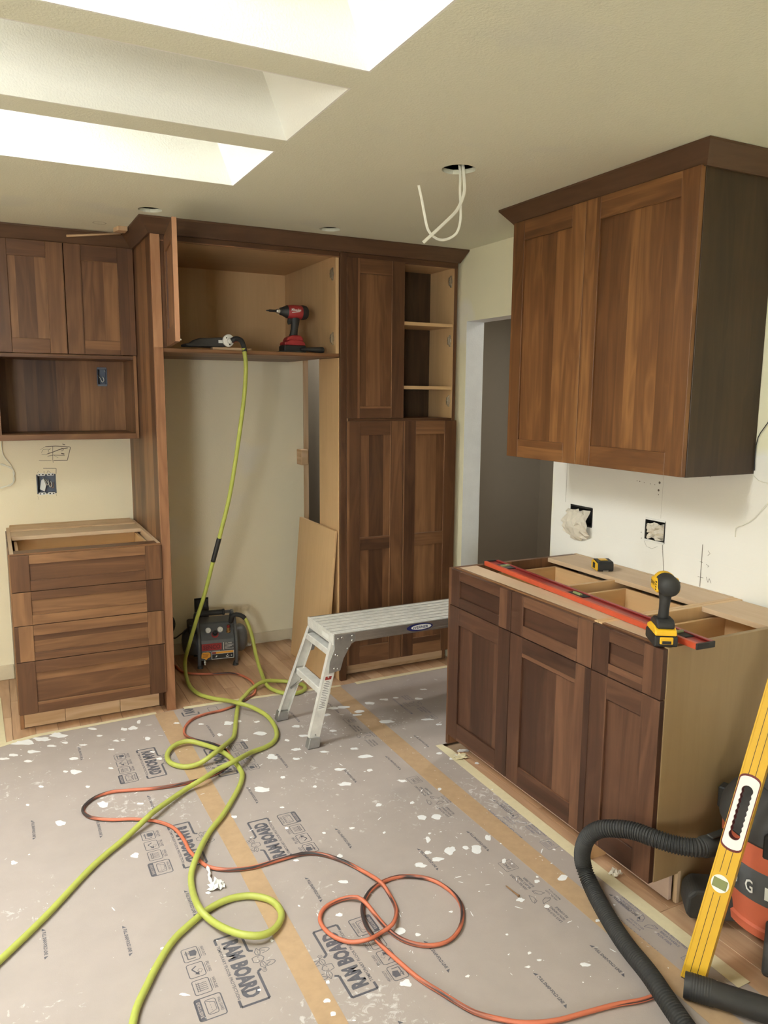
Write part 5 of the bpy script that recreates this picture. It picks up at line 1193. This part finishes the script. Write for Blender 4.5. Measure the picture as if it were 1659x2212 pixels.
for sh, lo, hi in sheets:
    bm = bmesh.new()
    for (x, y, ax, ay, bx, by) in SPOTS:
        if lo <= x < hi: blob(bm, x, y, ax, ay, bx * .9, by * .9, rr, .0023)
    for x, y in pts:
        if not (lo + .01 <= x < hi - .01 and -.5 < y < 3.74): continue
        if sh is SHEET3 and x > 1.75 and y < 2.92: continue
        r = .0013 + .0050 * rr.random() ** 4; a = rr.uniform(0, math.pi); e = rr.uniform(.35, 1.0) if rr.random() < .55 else .16
        if e < .2: r *= 2.6
        blob(bm, x, y, r * math.cos(a), r * math.sin(a), -r * e * math.sin(a), r * e * math.cos(a), rr, .0023)
    finish(bm, 'paint_spots', 'paint', sh, uv=False, kind='stuff')

# ------------------------------------------------------------------ small litter on the floor
def crumple(name, label, cat, loc, size, mat, seed, tall=.5):
    rr2 = random.Random(seed); bm = bmesh.new(); n = 7; g = {}
    for i in range(n):
        for j in range(n):
            u, v = i / (n - 1) - .5, j / (n - 1) - .5
            g[i, j] = bm.verts.new((u * size + rr2.uniform(-.12, .12) * size, v * size * .7 + rr2.uniform(-.12, .12) * size, abs(rr2.gauss(.0, tall * .35)) * size * (1 - abs(u)) + .001))
    for i in range(n - 1):
        for j in range(n - 1): bm.faces.new((g[i, j], g[i + 1, j], g[i + 1, j + 1], g[i, j + 1]))
    ext = bmesh.ops.extrude_face_region(bm, geom=bm.faces[:]); bmesh.ops.translate(bm, vec=(0, 0, .0008), verts=[v for v in ext['geom'] if isinstance(v, bmesh.types.BMVert)])
    bmesh.ops.translate(bm, vec=loc, verts=bm.verts[:])
    o = finish(bm, name, mat); tag(o, label, cat); return o
crumple('paper_scrap', 'curled white paper scrap on the floor beside the lime hose', 'paper', (.572, 2.325, .0022), .055, 'white', 3, .55)
bm = bmesh.new(); bm_tube(bm, catmull([(.562, 2.345, .004), (.560, 2.375, .012), (.568, 2.40, .010), (.566, 2.425, .018)], .008), [.003 + .004 * math.sin(i) ** 2 for i in range(len(catmull([(.562, 2.345, .004), (.560, 2.375, .012), (.568, 2.40, .010), (.566, 2.425, .018)], .008)))], 6)
o = finish(bm, 'paper_curl', 'white'); tag(o, 'thin twisted strip of white paper beside the curled scrap', 'paper')
crumple('paper_scrap', 'small torn paper bit by the toe kick under the narrow cabinet', 'paper', (1.810, 1.785, .0032), .035, 'paper', 5, .9)
crumple('paper_scrap', 'torn masking paper at the far foot of the base cabinet', 'paper', (1.80, 2.745, .0032), .06, 'masking', 6, .35)
c = thing('wood_screw', 'rusty brown screw lying on the floor sheet among paint spots', 'screw', (1.438, 1.870, .0062), (0, 0, math.radians(-84)))
plathe('shank', 'copper', c, [(-.032, .0006), (-.026, .0022), (.028, .0026)], (0, 0, 0), (1, 0, 0), 8)
plathe('head', 'copper', c, [(.026, .0026), (.031, .0048), (.033, .0048)], (0, 0, 0), (1, 0, 0), 10)

# ------------------------------------------------------------------ electrical boxes
def tray(c, ux, w, h, d, mat, t=.004):
    """open box in a local frame: x along the wall, y into the wall, z up, mouth at y = 0"""
    bm = bmesh.new()
    bm_box(bm, -w / 2, w / 2, d - t, d, -h / 2, h / 2); bm_box(bm, -w / 2, -w / 2 + t, -.002, d, -h / 2, h / 2); bm_box(bm, w / 2 - t, w / 2, -.002, d, -h / 2, h / 2)
    bm_box(bm, -w / 2, w / 2, -.002, d, -h / 2, -h / 2 + t); bm_box(bm, -w / 2, w / 2, -.002, d, h / 2 - t, h / 2)
    return finish(bm, 'box_shell', mat, c)
def wires(c, seed, n=3, mat='copper'):
    r2 = random.Random(seed)
    for i in range(n):
        x = r2.uniform(-.02, .02); z = r2.uniform(-.01, .02)
        ptube('wire', mat if i % 2 else 'wire', c, catmull([(x, .05, z + .02), (x + .01, .02, z), (x + .018, .006, z - .022), (x + .028, .008, z - .012), (x + .024, .02, z + .008)], .006), .0016, 6)
c = thing('electrical_box', 'blue electrical box with loose wires in the wall above the drawers', 'electrical box', (.2565, YB, 1.106))
tray(c, 1, .100, .108, .055, 'blue_box')
for s in (-1, 1):
    for x in (-.024, .024): pbox('mounting_ear', 'jamb', c, x - .018, x + .018, -.0035, -.001, s * .054 - .007, s * .054 + .007, .001)
    for x in (-.034, -.016, .016, .034): pbox('screw_slot', 'black', c, x - .004, x + .004, -.0042, -.0034, s * .054 - .003, s * .054 + .003, 0)
pprism('plaster_flake', 'jamb', c, [(-.035, -.03), (-.01, -.045), (.0, -.01), (-.012, .03), (-.025, .02)], 'y', .02, .03, .002)
wires(c, 1)
c = thing('electrical_box', 'blue electrical box inside the open walnut niche', 'electrical box', (.578, YLU + .331, 1.706))
tray(c, 1, .054, .094, .05, 'blue_box')
for s in (-1, 1): pbox('mounting_ear', 'blue_box', c, -.025, .025, -.003, -.001, s * .047 - .006, s * .047 + .006, .001)
wires(c, 2, 2, 'wire')
def masked_box(label, y, z, w, h, drop, seed):
    c = thing('electrical_box', label, 'electrical box', (XW, y, z), (0, 0, math.radians(-90)))
    tray(c, 1, w, h, .05, 'black')
    for s in (-1, 1): pbox('plaster_ring', 'white' if drop < .05 else 'black', c, -w / 2, w / 2, -.003, -.0005, s * h / 2 - .004, s * h / 2 + .004, .0005)
    r2 = random.Random(seed); bm = bmesh.new(); n, m = 9, 9; g = {}
    for i in range(n):
        for j in range(m):
            u, v = i / (n - 1) - .5, j / (m - 1)
            g[i, j] = bm.verts.new((u * w * (.98 + .25 * v * (drop > .05)) + r2.uniform(-.05, .05) * w - (.018 * v if drop > .05 else 0), (.010 if drop < .05 else .0) - (.026 * math.sin(v * 3.0) + .008 if drop > .05 else 0) + r2.uniform(-.009, .009), h * .32 - v * (h * .72 + drop * (1 - .7 * abs(u - .05))) + r2.uniform(-.006, .006)))
    for i in range(n - 1):
        for j in range(m - 1): bm.faces.new((g[i, j], g[i + 1, j], g[i + 1, j + 1], g[i, j + 1]))
    finish(bm, 'masking_cover', 'paper', c)
    return c
masked_box('electrical box with torn masking paper hanging out, nearest the doorway', 2.776, 1.062, .152, .085, .085, 4)
masked_box('square electrical box stuffed with masking paper, right of the hanging one', 2.320, 1.064, .108, .092, .0, 9)
c = thing('outlet_box', 'dark plastic-wrapped outlet box on the wall behind the compressor', 'electrical box', (1.108, YB, .285))
tray(c, 1, .088, .125, .05, 'black')
bm = bmesh.new(); r2 = random.Random(8); g = {}
for i in range(6):
    for j in range(8): g[i, j] = bm.verts.new(((i / 5 - .5) * .084, -.012 + r2.uniform(-.010, .008), .055 - j / 7 * .14))
for i in range(5):
    for j in range(7): bm.faces.new((g[i, j], g[i + 1, j], g[i + 1, j + 1], g[i, j + 1]))
finish(bm, 'plastic_wrap', 'dusty', c)
cut(wback, [box_cutter(.2065 - .001, .3065 + .001, YB - .1, YB + .06, 1.052 - .001, 1.160 + .001), box_cutter(1.0635, 1.1525, YB - .1, YB + .06, .222, .348), box_cutter(.550, .606, YB - .1, YB + .05, 1.658, 1.754)])
cut(wr, [box_cutter(XW - .1, XW + .055, 2.699, 2.853, 1.0185, 1.1055), box_cutter(XW - .1, XW + .055, 2.265, 2.375, 1.017, 1.111)])
nb = [o for o in bpy.data.objects if o.name.startswith('niche_back')][0]
cut(nb, [box_cutter(.550, .606, 4.6, YB + .05, 1.658, 1.754)])

# round black reel half behind the end panel
c = thing('cord_reel', 'black round reel on the wall, half hidden behind the tall end panel', 'reel', (.845, 4.60, .225))
plathe('drum', 'black', c, [(0, .055), (.07, .055)], (0, .02, 0), (0, 1, 0), 26)
plathe('flange', 'black', c, [(0, .080), (.006, .083), (.012, .080)], (0, .010, 0), (0, 1, 0), 30)
plathe('flange', 'black', c, [(0, .080), (.006, .083), (.012, .080)], (0, .080, 0), (0, 1, 0), 30)

# ------------------------------------------------------------------ cables
CA = [(1.573, 2.49, 2.46), (1.577, 2.48, 2.385), (1.57, 2.47, 2.336), (1.538, 2.465, 2.277), (1.481, 2.46, 2.224), (1.397, 2.455, 2.152)]
CB = [(1.566, 2.50, 2.46), (1.566, 2.49, 2.40), (1.560, 2.48, 2.35), (1.558, 2.47, 2.287), (1.557, 2.47, 2.239), (1.541, 2.47, 2.198), (1.502, 2.475, 2.175), (1.463, 2.475, 2.174), (1.428, 2.475, 2.199), (1.409, 2.47, 2.248), (1.398, 2.47, 2.293), (1.383, 2.47, 2.345)]
def flat_cable(pts, w, t):
    Q = catmull(pts, .012); bm = bmesh.new(); rings = []; a = None
    for i, p in enumerate(Q):
        d = (Q[min(i + 1, len(Q) - 1)] - Q[max(i - 1, 0)]).normalized()
        side = d.cross(Vector((.45, .88, 0))).normalized(); up = side.cross(d).normalized()
        rings.append([bm.verts.new(p + side * w * x + up * t * y) for x, y in ((-.5, -.3), (-.3, -.5), (.3, -.5), (.5, -.3), (.5, .3), (.3, .5), (-.3, .5), (-.5, .3))])
    for r0, r1 in zip(rings, rings[1:]):
        for k in range(8): bm.faces.new((r0[k], r0[(k + 1) % 8], r1[(k + 1) % 8], r1[k]))
    bm.faces.new(rings[0][::-1]); bm.faces.new(rings[-1]); return bm
o = finish(flat_cable(CA, .011, .005), 'ceiling_cable', 'wire'); tag(o, 'straight end of white flat cable hanging from the ceiling hole', 'cable', 'cables hanging from the ceiling')
o = finish(flat_cable(CB, .009, .0045), 'ceiling_cable', 'wire'); tag(o, 'white flat cable hanging in a loop from the ceiling hole', 'cable', 'cables hanging from the ceiling')
coil = []
for k in range(56): a = k / 18 * 2 * math.pi; rd = .060 + .005 * math.sin(k * 1.7); coil.append((.036 + rd * math.cos(a), YB - .012 - .0006 * (k % 18), 1.162 + rd * 1.05 * math.sin(a)))
pts = [(.044, YB - .02, 1.37), (.042, YB - .02, 1.33), (.050, YB - .012, 1.27), (.085, YB - .010, 1.215)] + coil
o, _ = hose_thing('wall_cable', 'coiled white cable hanging on the wall left of the blue box', 'cable', pts, .0024, 'wire', .01, 6)
o, _ = hose_thing('thin_wire', 'thin dark wire crossing the wall beside the wall cabinet', 'wire', [(XW - .006, 1.77, 1.62), (XW - .006, 1.83, 1.53), (XW - .006, 1.862, 1.479), (XW - .006, 1.868, 1.42), (XW - .006, 1.866, 1.36)], .0016, 'black', .02, 6)
o, _ = hose_thing('thin_wire', 'pale wire curling down the wall under the wall cabinet', 'wire', [(XW - .005, 1.872, 1.345), (XW - .006, 1.845, 1.325), (XW - .006, 1.79, 1.315), (XW - .006, 1.775, 1.28), (XW - .006, 1.80, 1.25), (XW - .005, 1.854, 1.185), (XW - .005, 1.899, 1.152), (XW - .005, 1.925, 1.140), (XW - .005, 1.925, 1.105)], .0014, 'wire', .015, 6)

# ------------------------------------------------------------------ marks on walls and ceiling
def wall_strokes(parent, plane, strokes, mat, name):
    """thin pencil strokes lying on a wall; plane 'y' = back wall (x, z), 'x' = right wall (y, z), 'z' = ceiling (x, y)"""
    bm = bmesh.new()
    for pts, w in strokes:
        for (a0, b0), (a1, b1) in zip(pts, pts[1:]):
            if plane == 'y': bm_line(bm, (a0, YB - .0008, b0), (a1, YB - .0008, b1), w, Vector((0, 1, 0)))
            elif plane == 'x': bm_line(bm, (XW - .0008, a0, b0), (XW - .0008, a1, b1), w, Vector((1, 0, 0)))
            else: bm_line(bm, (a0, b0, ZC - .0008), (a1, b1, ZC - .0008), w)
    return flat(bm, name, mat, parent, False)
sk = [([(.262, 1.316), (.315, 1.318), (.388, 1.312), (.392, 1.308), (.372, 1.236), (.30, 1.236)], .0035), ([(.29, 1.236), (.225, 1.238)], .0018),
      ([(.235, 1.300), (.262, 1.316)], .0012), ([(.300, 1.318), (.296, 1.24), (.298, 1.225)], .0022), ([(.270, 1.275), (.30, 1.285), (.33, 1.297), (.355, 1.303), (.378, 1.306)], .004),
      ([(.335, 1.295), (.345, 1.306), (.356, 1.303), (.352, 1.292), (.340, 1.290)], .0025), ([(.270, 1.262), (.30, 1.268), (.36, 1.264)], .0025), ([(.24, 1.283), (.25, 1.30), (.285, 1.302)], .0015),
      ([(.240, 1.275), (.26, 1.27), (.28, 1.28), (.275, 1.295), (.29, 1.305)], .0016), ([(.305, 1.265), (.325, 1.252)], .0014), ([(.352, 1.330), (.358, 1.324), (.365, 1.326)], .004), ([(.342, 1.276), (.358, 1.272)], .006),
      ([(.244, 1.195), (.311, 1.192), (.309, 1.162)], .0025), ([(.247, 1.163), (.248, 1.180)], .0018), ([(.262, 1.168), (.268, 1.182), (.280, 1.170), (.276, 1.165), (.262, 1.168)], .0015), ([(.214, 1.170), (.220, 1.182)], .0012), ([(.208, 1.04), (.212, 1.02)], .001), ([(.305, 1.046), (.305, 1.036)], .0015)]
wall_strokes(wback, 'y', sk, 'pencil', 'pencil_sketch')
st = [([(2.274, 1.012), (2.256, .88)], .0025), ([(2.072, 1.05), (2.072, .88)], .003), ([(2.890, 1.335), (2.890, 1.112)], .0014), ([(2.29, 1.34), (2.292, 1.12)], .0006), ([(2.085, .918), (2.058, .918)], .0016), ([(2.045, .925), (2.035, .905), (2.03, .922), (2.02, .905)], .0016), ([(2.045, 1.03), (2.035, 1.02), (2.045, 1.01)], .0014), ([(2.050, .975), (2.035, .97), (2.042, .965)], .0014), ([(2.08, .98), (2.066, .978)], .0014),
      ([(2.376, 1.012), (2.36, .99), (2.33, .985), (2.30, 1.0)], .001)]
wall_strokes(wr, 'x', st, 'pencil', 'pencil_marks')
wall_strokes(wr, 'x', [([(2.93, 1.0), (2.38, .99), (2.0, .986), (1.78, .982)], .0016), ([(1.86, 1.352), (1.5, 1.35)], .0016)], 'chalk', 'chalk_line')
bm = bmesh.new()
for y, z, r in ((2.31, 1.268, .0055), (2.313, 1.236, .005), (2.312, 1.218, .0022), (2.42, 1.262, .0025), (2.395, 1.26, .0018), (2.36, 1.258, .0018), (2.335, 1.257, .002), (2.435, 1.263, .002), (2.06, 1.318, .002), (2.395, 1.045, .0022), (2.392, 1.02, .002)):
    bm.faces.new([bm.verts.new((XW - .0009, y + r * math.cos(t), z + r * math.sin(t))) for t in [2 * math.pi * k / 10 for k in range(10)]])
flat(bm, 'nail_holes', 'pencil', wr, False)
cx, cy, cr = .526, 4.085, .030
wall_strokes(ceiling, 'z', [([(cx + cr * math.cos(t), cy + cr * math.sin(t)) for t in [2 * math.pi * k / 24 for k in range(25)]], .0022), ([(cx - .01, cy), (cx + .01, cy)], .0016)], 'pencil', 'marked_circle')
# offcuts poking out at the crown corner
bm = bmesh.new(); A, Bv = Vector((.648, 4.262, 2.4215)), Vector((.390, 4.262, 2.385))
bm_tube(bm, [A, Bv], .006, 4); o = finish(bm, 'wood_shim', 'pine', grain='x'); tag(o, 'thin pale wood strip sticking out at the inner corner of the crown', 'wood')
bm = bmesh.new(); bm_prism(bm, [(.615, 4.10), (.658, 4.10), (.655, 4.17), (.60, 4.17)], 'z', ZC - .022, ZC - .001); o = finish(bm, 'wood_offcut', 'pine', bevel=.001); tag(o, 'small pale wood offcut wedged at the ceiling by the crown corner', 'wood')
# chipped plaster at the foot of the opening wall
crumple('plaster_chip', 'chipped white plaster at the foot of the wall behind the compressor', 'plaster', (1.395, YB - .03, .001), .04, 'white', 12, .5)
